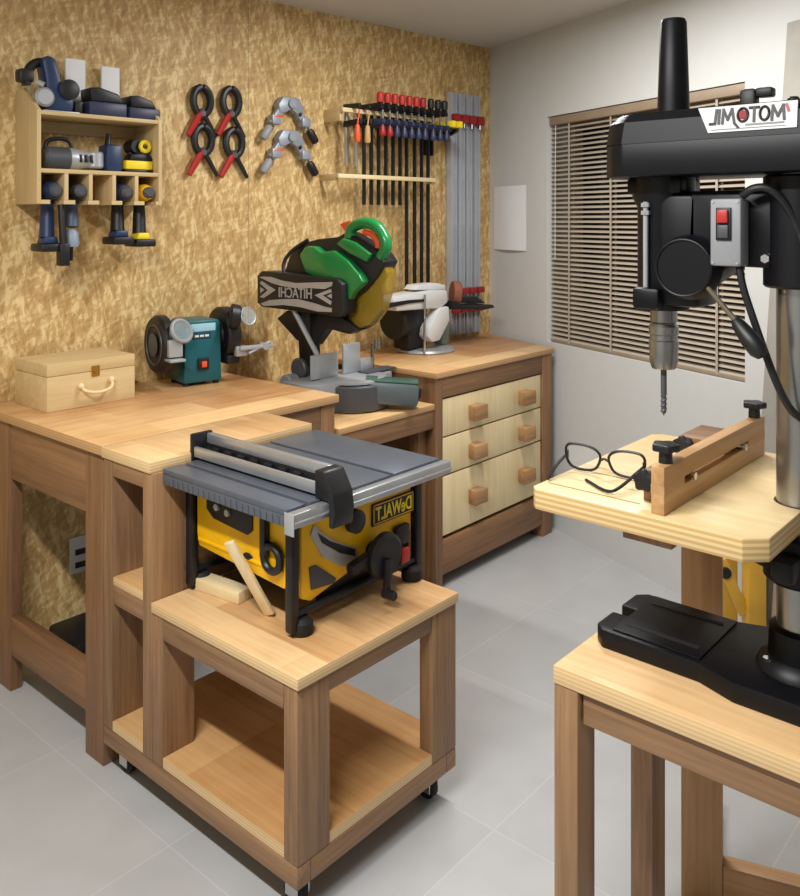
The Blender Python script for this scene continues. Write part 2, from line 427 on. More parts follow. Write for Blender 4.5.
for k in (.12, .37, .63, .88):
    b = B(FR); uu = BX0 + (BX1 - BX0) * k
    b.box(uu - .006, uu + .006, .0145, .0155, WB + .01, WT - .04); b.box(uu - .006, uu + .006, .0445, .0455, WB + .01, WT - .04); obj('ladder_tape', b, SLAT, t)
b = B(FR); uu = BX0 + .06; b.tube([(uu, .0, WT - .05), (uu + .002, -.004, WT - .3), (uu, -.003, WT - .72)], .002, 6); obj('pull_cord', b, WHITE, t)
# sheet of paper
pa, pz1 = oR(494, 187, .004); pb, _ = oR(526, 188, .004); _, pz0 = oR(509, 250, .004)
b = B(FR); n = 10; pts = []
for i in range(n + 1):
    s = i / n; pts.append((pa + (pb - pa) * s, -.004 - .018 * (math.sin(math.pi * s)) * .6))
poly = pts + [(x, y + .0012) for x, y in reversed(pts)]
b.prism(poly, 'z', pz0, pz1)
tag(obj('paper_sheet', b, PAPER), 'blank white sheet of paper taped to white wall left of window', 'paper')

# tall boards leaning on the white wall at the right edge
def lean_board(pxs, pys, mat, label, w0, w1, pxw):
    (xt, yt), (xb, yb) = pxs
ua, za = oR(783, 20, .05); ub, _ = oR(754, 450, .3)
for nm, du, wd, mat, lab, th in (('leaning_board', 0, .075, BOARDG, 'tall grey board leaning on white wall, left one behind drill press column', .03),
                                 ('leaning_board', .085, .06, wood('drift_', (150, 128, 98), (196, 178, 148), 'z'), 'tall tan board leaning on white wall, right of the grey board', .035)):
    p0 = FR @ Vector((ub + du + .04, -.34, .0)); p1 = FR @ Vector((ua + du * .9 + .05, -.03, za))
    b = B(); b.bar(p0 + Vector((0, 0, .015)), p1, wd, th, up=FR.to_3x3() @ Vector((0, -1, 0)), bev=.003)
    lo = min(v.co.z for v in b.bm.verts); bmesh.ops.translate(b.bm, vec=(0, 0, -lo), verts=b.bm.verts[:])
    tag(obj(nm, b, mat), lab, 'board', 'boards leaning on the white wall')

# ================================================================ WORKBENCH
BT = .914; BF = 2.205
def wy(x): return 2.78 + .0875 * (3.96 - x) - .004       # the board wall's face
t = thing('workbench', 'long brown timber workbench with orange toned top against the board wall', 'workbench', (1.75, 2.5, 0))
b = B(); b.prism([(1.25, BF), (2.19, BF), (2.19, wy(2.19)), (1.25, wy(1.25))], 'z', BT - .029, BT, .002); obj('tabletop', b, M_TOP, t)
ZA = BT - .0295
for x0, x1, y0, y1 in ((1.262, 1.335, BF + .012, BF + .112), (1.262, 1.302, 2.80, 2.88), (2.11, 2.18, BF + .012, BF + .112), (2.11, 2.18, 2.69, 2.79)):
    b = B(); b.box(x0, x1, y0, y1, 0, ZA, .003); obj('leg', b, redd('z'), t)
b = B(); b.box(1.264, 1.298, BF + .1125, 2.7995, .70, ZA, .002); obj('end_apron', b, redd('y'), t)
b = B(); b.box(1.264, 1.304, BF + .1125, 2.7995, .12, .245, .003); obj('stretcher', b, redd('y'), t)
b = B(); b.box(1.3355, 2.1095, BF + .014, BF + .056, .72, ZA, .002); obj('front_apron', b, redd('x'), t)
b = B(); b.box(1.3355, 2.1095, 2.72, 2.76, .70, ZA, .002); obj('back_apron', b, redd('x'), t)
b = B(); b.box(2.125, 2.165, BF + .1125, 2.6895, .12, .245, .003); obj('stretcher', b, redd('y'), t)
# lowered saw shelf between bench and drawers
RZ = .786
t = thing('saw_bench', 'lowered timber shelf carrying the mitre saw between bench and drawers', 'workbench', (2.48, 2.5, 0))
b = B(); b.prism([(2.192, BF + .004), (2.752, BF + .004), (2.752, wy(2.752)), (2.192, wy(2.192))], 'z', RZ - .024, RZ, .002); obj('shelf_top', b, M_TOP, t)
b = B(); b.box(2.192, 2.752, BF + .008, BF + .05, .685, RZ - .0245, .002); obj('front_apron', b, redd('x'), t)
b = B(); b.box(2.70, 2.752, BF + .0505, BF + .10, 0, RZ - .0245, .002); obj('leg', b, redd('z'), t)
b = B(); b.box(2.192, 2.242, BF + .0505, BF + .10, 0, RZ - .0245, .002); obj('leg', b, redd('z'), t)
b = B(); b.box(2.70, 2.752, 2.68, 2.73, 0, RZ - .0245, .002); obj('leg', b, redd('z'), t)
b = B(); b.box(2.192, 2.242, 2.68, 2.73, 0, RZ - .0245, .002); obj('leg', b, redd('z'), t)

# ================================================================ DRAWER CABINET
DX0, DX1 = 2.755, 3.68
t = thing('drawer_cabinet', 'timber drawer cabinet with three pale drawers in the wall corner', 'cabinet', (3.2, 2.48, 0))
def rx(y): return K.x + (y - K.y) * WD.x / WD.y - .03      # follows the white wall
b = B(); b.prism([(DX0 - .004, BF - .006), (DX1 + .008, BF - .006), (rx(2.76), 2.76), (DX0 - .004, wy(DX0))], 'z', BT - .024, BT, .002); obj('worktop', b, M_TOP, t)
Z1 = BT - .0245
for x0, x1, y0, y1, nm in ((DX0, DX0 + .046, BF, BF + .07, 0), (DX1 - .09, DX1 - .005, BF, BF + .07, 0), (DX0, DX0 + .046, 2.68, 2.75, 0), (DX1 - .09, DX1 - .005, 2.68, 2.75, 0)):
    b = B(); b.box(x0, x1, y0, y1, 0, Z1, .003); obj('leg', b, redd('z'), t)
DA, DB = DX0 + .0465, DX1 - .0905
b = B(); b.box(DA, DB, BF + .002, BF + .04, .803, Z1, .002); obj('top_rail', b, redd('x'), t)
b = B(); b.box(DA, DB, BF + .002, BF + .04, .06, .205, .003); obj('bottom_rail', b, redd('x'), t)
for a_, e_ in ((DX0 + .003, DX0 + .02), (DX1 - .03, DX1 - .012)):
    b = B(); b.box(a_, e_, BF + .0705, 2.6795, .06, Z1, .001); obj('side_panel', b, redd('y'), t)
b = B(); b.box(DA, DB, 2.70, 2.715, .06, Z1); obj('back_panel', b, redd('x'), t)
b = B(); b.box(DX0 + .022, DX1 - .032, BF + .0705, 2.67, .062, .075); obj('bottom_panel', b, redd('x'), t)
for z0, z1, zk in ((.639, .795, .712), (.477, .632, .543), (.222, .469, .345)):
    b = B(); b.box(DA + .004, DB - .012, BF + .006, BF + .026, z0, z1, .0015)
    b.box(DA + .02, DB - .03, BF + .0262, 2.62, z0 + .01, z0 + .018); b.box(DA + .02, DA + .032, BF + .0262, 2.62, z0 + .01, z1 - .02); b.box(DB - .042, DB - .03, BF + .0262, 2.62, z0 + .01, z1 - .02)
    dr = obj('drawer', b, pine('z'), t)
    for xk in (3.02, 3.415):
        b = B(); b.prism([(xk - .05, BF - .042), (xk + .05, BF - .042), (xk + .04, BF - .028), (xk + .032, BF + .0055), (xk - .032, BF + .0055), (xk - .04, BF - .028)], 'z', zk - .032, zk + .032, .004)
        obj('knob', b, redd2('x'), dr)

# ================================================================ CART
cx0, cx1 = 1.25, 1.82; CZ = .55; SH = .16
t = thing('cart', 'stepped timber cart on casters carrying the yellow table saw', 'cart', (1.54, 1.8, 0))
b = B(); b.box(cx0 - .004, cx1 + .004, 1.957, 2.199, BT - .03, BT, .002); obj('high_top', b, M_CTOP, t)
b = B(); b.box(cx0 - .004, cx1 + .004, 1.382, 1.9505, CZ - .026, CZ, .002); obj('low_top', b, M_CTOP, t)
ZH = BT - .0305
for x0, x1, y0, y1, zz in ((cx0, cx0 + .1, 2.15, 2.195, ZH), (cx1 - .1, cx1, 2.15, 2.195, ZH), (cx0, cx0 + .1, 1.952, 1.997, ZH), (cx1 - .1, cx1, 1.952, 1.997, ZH),
                           (cx0, cx0 + .1, 1.905, 1.9515, CZ - .0265), (cx1 - .1, cx1, 1.905, 1.9515, CZ - .0265), (cx0, cx0 + .1, 1.388, 1.433, CZ - .0265), (cx1 - .1, cx1, 1.388, 1.433, CZ - .0265)):
    b = B(); b.box(x0, x1, y0, y1, SH - .026, zz, .003); obj('leg', b, post('z'), t)
for a_, e_ in ((cx0, cx0 + .035), (cx1 - .035, cx1)):
    b = B(); b.box(a_, e_, 1.4335, 1.9045, CZ - .085, CZ - .0265, .002); obj('side_apron', b, post('y'), t)
b = B(); b.box(cx0 + .1005, cx1 - .1005, 1.39, 1.43, CZ - .07, CZ - .0265, .002); obj('front_apron', b, post('x'), t)
for a_, e_ in ((cx0 + .002, cx0 + .035), (cx1 - .035, cx1 - .002)):
    b = B(); b.box(a_, e_, 1.9975, 2.1495, BT - .075, ZH, .002); obj('side_apron', b, post('y'), t)
b = B(); b.box(cx0 + .004, cx1 - .004, 1.9975, 2.1495, .537, .56, .001); obj('middle_shelf', b, M_CSH, t)
for a_, e_ in ((cx0 + .004, cx0 + .035), (cx1 - .035, cx1 - .004)):
    b = B(); b.box(a_, e_, 1.9975, 2.1495, .485, .5365, .001); obj('shelf_rail', b, post('y'), t)
b = B(); b.box(cx0 + .1005, cx1 - .1005, 1.955, 1.97, CZ, ZH, .001); obj('back_panel', b, post('x'), t)
# bottom board fitted round the legs
o0, o1, i0, i1 = cx0 + .002, cx1 - .002, cx0 + .1005, cx1 - .1005
b = B(); b.prism([(i0, 1.39), (i1, 1.39), (i1, 1.4335), (o1, 1.4335), (o1, 1.9045), (i1, 1.9045), (i1, 1.9975), (o1, 1.9975), (o1, 2.1495), (o0, 2.1495), (o0, 1.9975), (i0, 1.9975), (i0, 1.9045), (o0, 1.9045), (o0, 1.4335), (i0, 1.4335)], 'z', SH - .025, SH)
obj('bottom_shelf', b, M_CSH, t)
for a_, e_ in ((cx0, cx0 + .04), (cx1 - .04, cx1)):
    b = B(); b.box(a_, e_, 1.388, 2.195, .083, SH - .0265, .003); obj('bottom_side_rail', b, post('y'), t)
for a_, e_ in ((1.388, 1.428), (2.155, 2.195)):
    b = B(); b.box(cx0 + .0405, cx1 - .0405, a_, e_, .083, SH - .0265, .003); obj('bottom_end_rail', b, post('x'), t)
for x, y in ((cx0 + .05, 1.44), (cx1 - .05, 1.44), (cx0 + .05, 2.14), (cx1 - .05, 2.14)):
    b = B(); b.box(x - .026, x + .026, y - .026, y + .026, .078, .0828, .001); b.box(x - .02, x - .016, y - .016, y + .022, .025, .0785); b.box(x + .016, x + .02, y - .016, y + .022, .025, .0785)
    fk = obj('caster', b, CHROME, t)
    b = B(); b.cyl((x - .013, y + .008, .031), (x + .013, y + .008, .031), .031, seg=24, bev=.004); obj('wheel', b, RUB, fk)
# ---- two wood offcuts against the saw
p0 = fl(279, 612, CZ) - Vector((.03, 0, 0)); p1 = onX(229, 538, 1.31)
d = Vector((p1 - p0)); b = B(); b.bar(p0 + Vector((0, 0, .014)), p1, .030, .012, up=(-.9, -.1, .3), bev=.003)
lo = min(v.co.z for v in b.bm.verts); bmesh.ops.translate(b.bm, vec=(0, 0, CZ - lo), verts=b.bm.verts[:])
tag(obj('wood_stick', b, pine('z')), 'pale wooden stick leaning up against left side of yellow table saw', 'stick')
p0 = fl(205, 585, CZ) - Vector((.012, 0, 0)); p1 = fl(249, 600, CZ) - Vector((.012, 0, 0))
b = B(); b.bar(p0 + Vector((0, 0, .016)), p1 + Vector((0, 0, .016)), .05, .032, bev=.003)
tag(obj('wood_offcut', b, pine('y')), 'pale block of wood lying flat on cart top beside the saw', 'offcut')

# ================================================================ TABLE SAW
TS = .895
sx0, sx1, sy0, sy1 = 1.276, 1.832, 1.455, 1.945
bx0, bx1, by0, by1 = 1.366, 1.825, 1.535, 1.938
t = thing('table_saw', 'yellow and black portable table saw with grey top on the cart', 'table saw', (1.58, 1.7, CZ))
# table in slabs with two mitre slots running front to back
xs = [sx0 + .001, 1.335, 1.35, 1.63, 1.645, sx1]
b = B(); b.box(sx0 + .004, sx1 - .004, sy0 + .004, sy1 - .004, TS - .04, TS - .012, .002)
for i in (0, 2, 4): b.box(xs[i], xs[i + 1], sy0, sy1, TS - .014, TS, .0015)
b.box(sx0, sx0 + .012, sy0 + .001, sy1 - .001, TS - .04, TS - .0145, .002)
for i in range(22):
    if i not in (0, 21): b.box(sx0 - .002, sx0 + .004, sy0 + i * .022, sy0 + i * .022 + .008, TS - .038, TS - .018)
obj('table', b, SAWTOP, t)
b = B(); b.box(1.43, 1.50, sy0 + .08, sy1 - .08, TS - .011, TS + .0006, .0005); obj('throat_plate', b, BLACK, t)
b = B(); b.box(sx0 - .004, sx1 + .016, sy0 - .030, sy0 - .003, TS - .038, TS - .004, .004); b.box(sx0 - .004, sx1 + .016, sy0 - .034, sy0 - .028, TS - .028, TS - .022, .002)
fr = obj('front_rail', b, ALU, t)
b = B(); b.box(sx0 - .007, sx0 - .0045, sy0 - .034, sy0 - .002, TS - .052, TS - .002, .001); obj('rail_end_cap', b, LGREY, fr)
# rip fence: two aluminium rails with a dark web between, black head at the front
A = onF; fa = fl(203, 447, TS); fx = 1.378
b = B(); b.box(fx, fx + .012, sy0 + .012, sy1 + .005, TS + .008, TS + .036, .003); b.box(fx + .042, fx + .062, sy0 + .012, sy1 + .005, TS + .038, TS + .066, .004); b.box(fx + .0125, fx + .042, sy0 + .03, sy1 - .01, TS + .008, TS + .014)
fence = obj('rip_fence', b, ALU, t)
b = B(); b.box(fx + .044, fx + .060, sy0 + .02, sy1 - .01, TS + .002, TS + .0375, .002)
for i in range(7): yy = sy0 + .1 + i * .055; b.box(fx + .030, fx + .0445, yy, yy + .03, TS + .014, TS + .034, .004)
obj('fence_web', b, BLACK, fence)
b = B(); b.prism([(sy0 - .05, TS - .06), (sy0 - .036, TS - .06), (sy0 - .036, TS + .0008), (sy0 + .0115, TS + .0008), (sy0 + .0115, TS + .068), (sy0 - .02, TS + .068), (sy0 - .05, TS + .02), (sy0 - .056, TS - .02)], 'x', fx - .004, fx + .064, .005); obj('fence_head', b, BLACK, fence)
b = B(); b.box(fx - .003, fx + .066, sy1 + .0055, sy1 + .02, TS - .01, TS + .07, .005); obj('fence_rear_clip', b, BLACK, fence)
b = B(); b.prism([(fx + .0645, TS + .012), (fx + .09, TS + .026), (fx + .0645, TS + .045)], 'y', sy0 + .001, sy0 + .006); obj('fence_pointer', b, YELB, fence)
# body
b = B(); b.box(bx0 + .012, bx1 - .012, by0 + .012, by1 - .012, .67, TS - .0405, .01); b.box(bx0 + .09, bx1 - .012, by0 + .012, by1 - .012, .60, .67, .004); b.box(bx0 + .12, bx1 - .03, by0 + .05, by1 - .03, CZ + .03, .60, .004); obj('body', b, BLACK, t)
# yellow side shell (left) with slots cut as dark insets
sl = pX([(192, 489), (290, 517), (290, 586), (190, 546)], bx0)
b = B(); b.prism([(by1 - .02, TS - .062), (by1 - .02, .705), (by1 - .03, .675), (by0 + .03, .655), (by0 + .02, .665), (by0 + .02, TS - .062)], 'x', bx0, bx0 + .0118, .004)
b.box(bx0 - .004, bx0, by0 + .05, by1 - .03, .826, .834, .002); b.box(bx0 - .004, bx0, by0 + .03, by1 - .03, .69, .70, .002)
ys = obj('side_shell', b, YEL, t)
b = B(); b.prism([(1.87, .825), (1.87, .785), (1.84, .765), (1.70, .755), (1.68, .77), (1.68, .81), (1.72, .83)], 'x', bx0 - .0045, bx0 - .0002, .0015); obj('dark_recess', b, BLACK, ys)
b = B()
for y_, z_ in ((1.82, .80), (1.775, .795)): b.cyl((bx0 - .012, y_, z_), (bx0 - .0046, y_, z_), .009, seg=12)
obj('hex_key', b, LGREY, ys)
b = B(); b.box(bx0 - .02, bx0 - .0002, 1.615, 1.635, .72, .85, .004); b.ring((bx0 - .012, 1.595, .725), (1, 0, 0), .03, .01, 20); obj('cord_hook', b, BLACK, ys)
b = B(); b.ball((bx0 - .001, 1.70, .70), .014, (.3, 1.4, .7)); obj('dark_recess', b, BLACK, ys)
# yellow front shell
b = B(); b.prism([(bx0 + .03, TS - .05), (bx0 + .03, .63), (bx0 + .06, .615), (bx0 + .24, .655), (bx1 - .04, .66), (bx1 - .018, .69), (bx1 - .018, TS - .05)], 'y', by0, by0 + .0118, .004)
fs = obj('front_shell', b, YEL, t)
b = B(); b.prism(pY([(310, 535), (313, 525), (322, 533), (338, 543), (355, 547), (357, 553), (357, 566), (340, 566), (322, 557)], by0 - .002), 'y', by0 - .006, by0 - .0003, .001); obj('bevel_scale', b, LGREY, fs)
b = B(); b.prism(pY([(318, 533), (330, 541), (345, 546), (355, 549), (355, 556), (340, 553), (322, 543)], by0 - .007), 'y', by0 - .009, by0 - .0062, .0005); obj('scale_marking', b, BLACK, fs)
b = B(); b.prism(pY([(309, 568), (316, 565), (336, 578), (334, 583), (311, 590)], by0 - .002), 'y', by0 - .004, by0 - .0003, .001); obj('dark_recess', b, DGREY, fs)
q = pY([(372, 504), (413.5, 490), (413.5, 511), (372, 527)], by0 - .004); qx0, qx1 = q[0][0], q[1][0]; qz0, qz1 = (q[2][1] + q[3][1]) / 2, (q[0][1] + q[1][1]) / 2
b = B(); b.box(qx0, qx1, by0 - .006, by0 - .0003, qz0, qz1, .0015); pl = obj('name_plate', b, BLACK, fs)
b = B(); m_ = .004
for z_ in (qz0 + m_, qz1 - m_ - .0025): b.box(qx0 + m_, qx1 - m_, by0 - .0068, by0 - .006, z_, z_ + .0025)
for x_ in (qx0 + m_, qx1 - m_ - .0025): b.box(x_, x_ + .0025, by0 - .0068, by0 - .006, qz0 + m_, qz1 - m_)
obj('plate_border', b, YEL, pl)
lettering('plate_lettering', 'DeWALT', YELB, pl, (qx0 + .012, by0 - .0065, qz0 + .011), (1, 0, 0), (0, 0, 1), qx1 - qx0 - .024, qz1 - qz0 - .022, mirror=True, bold=.02)
c = onY(386, 556, by0 - .05)
b = B(); b.cyl((c.x, by0 - .0003, c.z), (c.x, by0 - .03, c.z), .028, seg=24); b.lathe([(0, 0), (.052, 0), (.06, .008), (.06, .022), (.05, .03), (0, .03)], (c.x, by0 - .03, c.z), (0, -1, 0), 28); hw = obj('handwheel', b, BLACK, fs)
b = B(); b.bar((c.x - .01, by0 - .066, c.z), (c.x - .018, by0 - .07, c.z - .09), .02, .016, up=(0, 1, 0), bev=.004); b.cyl((c.x - .02, by0 - .06, c.z - .085), (c.x - .02, by0 - .10, c.z - .085), .014, .012, seg=16, bev=.003); obj('crank_handle', b, BLACK, hw)
b = B(); b.bar((c.x - .045, by0 - .03, c.z + .005), (c.x - .12, by0 - .036, c.z - .004), .026, .028, up=(0, 1, 0), bev=.006); obj('bevel_lock', b, BLACK, fs)
c2 = onY(355, 521, by0 - .02); b = B(); b.lathe([(0, 0), (.02, 0), (.03, .012), (.03, .03), (.02, .036), (0, .036)], (c2.x, by0 - .0003, c2.z), (0, -1, 0), 20); obj('rail_lock_knob', b, BLACK, fs)
c2 = onY(402, 533, by0 - .01); b = B(); b.box(c2.x - .03, c2.x + .026, by0 - .02, by0 - .0003, c2.z - .03, c2.z + .025, .008); sw = obj('switch', b, BLACK, fs)
b = B(); b.box(c2.x - .022, c2.x + .012, by0 - .03, by0 - .0205, c2.z - .075, c2.z - .035, .004); b.box(c2.x - .02, c2.x + .01, by0 - .0206, by0 - .0003, c2.z - .07, c2.z - .04); obj('stop_paddle', b, RED, fs)
# roll cage posts and feet
for x, y in ((bx0 - .002, by0 - .002), (bx1 + .002, by0 - .002), (bx0 - .002, by1), (bx1 + .002, by1)):
    b = B(); b.box(x - .013, x + .013, y - .013, y + .013, CZ + .012, TS - .0405, .006); p_ = obj('cage_post', b, BLACK, t)
    b = B(); b.lathe([(0, 0), (.026, 0), (.03, .008), (.028, .03), (.018, .04), (0, .04)], (x + .03 if x < 1.6 else x - .02, y, CZ), (0, 0, 1), 20); obj('foot', b, RUB, p_)
b = B(); b.tube([(bx0, by0, CZ + .05), (bx1, by0, CZ + .05)], .01, 10); obj('base_tube', b, BLACK, t)
b = B(); b.tube([(bx0, by1, CZ + .05), (bx1, by1, CZ + .05)], .01, 10); obj('base_tube', b, BLACK, t)

# ================================================================ DRILL PRESS STAND
SZ = .72; ux0, ux1, uy1, uy0 = 1.383, 1.785, .828, -.02
t = thing('drill_stand', 'tall timber stand with plywood top under the drill press', 'stand', (1.6, .4, 0))
b = B(); b.box(ux0, ux1, uy0, uy1, SZ - .034, SZ, .003); obj('stand_top', b, M_CTOP, t)
LZ = SZ - .0345
for x0, y1_ in ((ux0 + .002, uy1 - .001), (ux1 - .085, uy1 - .001), (ux0 + .002, uy0 + .056), (ux1 - .085, uy0 + .056)):
    b = B(); b.box(x0, x0 + .066, y1_ - .05, y1_, 0, LZ, .003); obj('leg', b, post('z'), t)
for a_, e_ in ((ux0 + .012, ux0 + .055), (ux1 - .055, ux1 - .012)):
    b = B(); b.box(a_, e_, uy0 + .0565, uy1 - .0565, LZ - .06, LZ, .002); obj('side_apron', b, post('y'), t)
b = B(); b.box(ux0 + .0785, ux1 - .0785, uy1 - .05, uy1 - .01, LZ - .06, LZ, .002); obj('end_apron', b, post('x'), t)

# ================================================================ DRILL PRESS
AX = 1.605; SPY = .71; CY = .455; CR = .041
t = thing('drill_press', 'black bench drill press with white lettered label on its belt cover', 'drill press', (AX, .55, SZ))
z0 = SZ; 
b = B(); hw_ = .105
b.prism([(AX - hw_, .79), (AX - hw_ + .02, .81), (AX - .018, .81), (AX - .018, .775), (AX + .018, .775), (AX + .018, .81), (AX + hw_ - .02, .81), (AX + hw_, .79), (AX + hw_, .60), (AX + hw_ + .025, .53), (AX + hw_ + .025, .37), (AX + .08, .33), (AX - .08, .33), (AX - hw_ - .025, .37), (AX - hw_ - .025, .53), (AX - hw_, .60)], 'z', z0, z0 + .036, .005)
b.box(AX - .095, AX + .095, .60, .772, z0 + .036, z0 + .040, .002)
base = obj('base', b, BLK2, t)
for x_ in (AX - .06, AX + .06):
    b = B(); b.box(x_ - .006, x_ + .006, .615, .76, z0 + .0395, z0 + .0412, .0005); obj('base_slot', b, RUB, base)
b = B(); b.lathe([(0, 0), (.075, 0), (.07, .012), (CR + .014, .022), (CR + .012, .07), (CR + .004, .075), (0, .075)], (AX, CY, z0 + .0363), (0, 0, 1), 32); fg = obj('column_flange', b, BLK2, t)
b = B()
for a in (45, 135, 225, 315): b.cyl((AX + .062 * math.cos(math.radians(a)), CY + .062 * math.sin(math.radians(a)), z0 + .044), (AX + .062 * math.cos(math.radians(a)), CY + .062 * math.sin(math.radians(a)), z0 + .056), .008, seg=6)
obj('bolt', b, CHROME, fg)
b = B(); b.cyl((AX, CY, z0 + .07), (AX, CY, 1.70), CR, seg=36); obj('column', b, STEEL, t)
# table bracket and iron table under the plywood one
ATZ = 1.05; AB = ATZ - .038
b = B(); b.cyl((AX, CY, AB - .10), (AX, CY, AB - .012), CR + .022, seg=32, bev=.006); b.prism([(CY + .03, AB - .09), (CY + .03, AB - .014), (.72, AB - .014), (.66, AB - .045)], 'x', AX - .035, AX + .035, .006); b.cyl((AX, .68, AB - .022), (AX, .68, AB - .0004), .105, seg=36, bev=.004); b.box(AX - .11, AX - .035, CY - .02, CY + .02, AB - .075, AB - .035, .01); obj('table_bracket', b, BLK2, t)
# head casting
hx0, hx1 = 1.56, 1.65
b = B()
b.prism([(.64, 1.604), (.36, 1.604), (.36, 1.44), (.40, 1.43), (.40, 1.462), (.56, 1.466), (.61, 1.43), (.65, 1.40)], 'x', hx0 - .005, hx1 + .005, .008)
b.cyl((AX, CY, 1.43), (AX, CY, 1.63), CR + .022, seg=32, bev=.004)
b.lathe([(0, 0), (.047, 0), (.05, .006), (.05, .20), (.06, .22), (.06, .26), (0, .26)], (AX, SPY, 1.375), (0, 0, 1), 32)
b.box(AX - .05, AX + .05, .62, .70, 1.385, 1.60, .01)
head = obj('head_casting', b, BLK2, t)
b = B(); b.box(AX - .05, AX + .05, .655, .765, 1.6, 1.632, .006); obj('cover_bracket', b, BLK2, t)
# belt cover
b = B(); zc0, zc1 = 1.632, 1.752
out = [(1.493, .13), (1.493, .745), (1.505, .77), (1.53, .795), (1.60, .81), (1.67, .795), (1.705, .77), (1.717, .745), (1.717, .13), (1.69, .10), (1.52, .10)]
b.prism(out, 'z', zc0, 1.695, .004)
inn = [(AX + (x - AX) * .955, .45 + (y - .45) * .985) for x, y in out]
inn2 = [(AX + (x - AX) * .86, .45 + (y - .45) * .93) for x, y in out]
tb = bmesh.new(); va = [tb.verts.new((x, y, 1.694)) for x, y in out]; vb = [tb.verts.new((x, y, 1.735)) for x, y in inn]; vc = [tb.verts.new((x, y, zc1)) for x, y in inn2]
nn = len(out)
for P_, Q_ in ((va, vb), (vb, vc)):
    for i in range(nn): tb.faces.new((P_[i], P_[(i + 1) % nn], Q_[(i + 1) % nn], Q_[i]))
tb.faces.new(vc); tb.faces.new(va[::-1]); b._merge(tb)
cover = obj('belt_cover', b, BLK2, t, smooth=25)
b = B(); b.lathe([(0, 0), (.031, 0), (.0295, .05), (.025, .187), (.022, .194), (0, .196)], (AX, .69, zc1 - .004), (0, 0, 1), 28); obj('spindle_cap', b, BLK2, cover)
# label on the side of the cover (leans with the bevel)
lx0 = 1.4925; sh = (1.502 - 1.493) / .04
def lab(y, z): return Vector((lx0 - .0012 + (0 if z < 1.694 else (z - 1.694) * .12), y, z))
ly0, ly1, lz0, lz1 = .598, .43, 1.704, 1.7495
n_ = Vector((-1, 0, .12)).normalized()
b = B(); quad = [(ly0, lz1), (ly1, lz1), (ly1, lz0), (.578, lz0)]
vs = [lab(*q) for q in quad]; off = Vector((.0035, 0, 0))
b._add([v + Vector((-.0005, 0, 0)) for v in vs] + [v + Vector((.022, 0, 0)) for v in vs], [(0, 1, 2, 3), (7, 6, 5, 4), (0, 4, 5, 1), (1, 5, 6, 2), (2, 6, 7, 3), (3, 7, 4, 0)])
lb = obj('brand_label', b, WHITE, cover, smooth=0)
o_ = lab(.576, 1.7185) + Vector((-.0012, 0, 0)); vv = (lab(.5, 1.74) - lab(.5, 1.71)).normalized()
LW = .576 - .447; LH = .0265
def lp(a, c): return o_ + Vector((-.0006, -LW * a, 0)) + vv * (LH * c)
def letter(strokes, w=.0042):
    b = B()
    for (a0, c0), (a1, c1) in strokes:
        q0, q1 = lp(a0, c0), lp(a1, c1); e_ = (q1 - q0).normalized() * w * .4
        b.bar(q0 - e_, q1 + e_, w, .0012, up=(1, 0, 0))
    return b
def oval(ca, ra, w): 
    b = B(); b.tube([lp(ca + ra * math.cos(2 * math.pi * k / 28), .5 + .44 * math.sin(2 * math.pi * k / 28)) for k in range(28)], w, 8, closed=True); return b
lets = [('letter', letter([((.005, .03), (.075, .03)), ((.075, .03), (.09, .95))])),
        ('letter', letter([((.125, .03), (.13, .95))])),
        ('letter', letter([((.175, .03), (.185, .95)), ((.185, .95), (.245, .25)), ((.245, .25), (.30, .95)), ((.30, .95), (.335, .0)), ((.335, .0), (.385, -.3))])),
        ('letter', oval(.445, .066, .0022)),
        ('letter', letter([((.535, .93), (.65, .93)), ((.592, .93), (.592, .03))])),
        ('letter', oval(.725, .058, .0022)),
        ('letter', letter([((.82, .03), (.83, .95)), ((.83, .95), (.895, .25)), ((.895, .25), (.96, .95)), ((.96, .95), (.975, .03))]))]
for nm, b in lets: obj(nm, b, BLACK, lb)
pc = lp(.445, .5)
b = B(); b.cyl(pc + Vector((.0012, 0, 0)), pc + Vector((-.0004, 0, 0)), .0078, seg=24); obj('label_red_disc', b, DRED, lb)
b = B(); b.bar(lp(.995, 1.02), lp(1.03, .5), .004, .001, up=(1, 0, 0)); obj('label_red_mark', b, RED, lb)
b = B()
q0 = o_ - vv * .0045 + Vector((0, -LW * .48, 0)); b.bar(q0, q0 + Vector((0, -.064, 0)), .003, .0006, up=(1, 0, 0)); q0 = o_ - vv * .010 + Vector((0, -.003, 0)); b.bar(q0, q0 + Vector((0, -.125, 0)), .0012, .0006, up=(1, 0, 0)); obj('label_small_print', b, GREY, lb)
b = B(); b.box(1.65, 1.68, .55, .58, 1.75, 1.80, .006); b.box(1.652, 1.678, .52, .551, 1.782, 1.80, .004); obj('cover_latch', b, BLACK, cover)
b = B(); b.cyl((1.56, .455, 1.75), (1.56, .455, 1.764), .01, seg=16, bev=.003); obj('cover_knob', b, BLACK, cover)
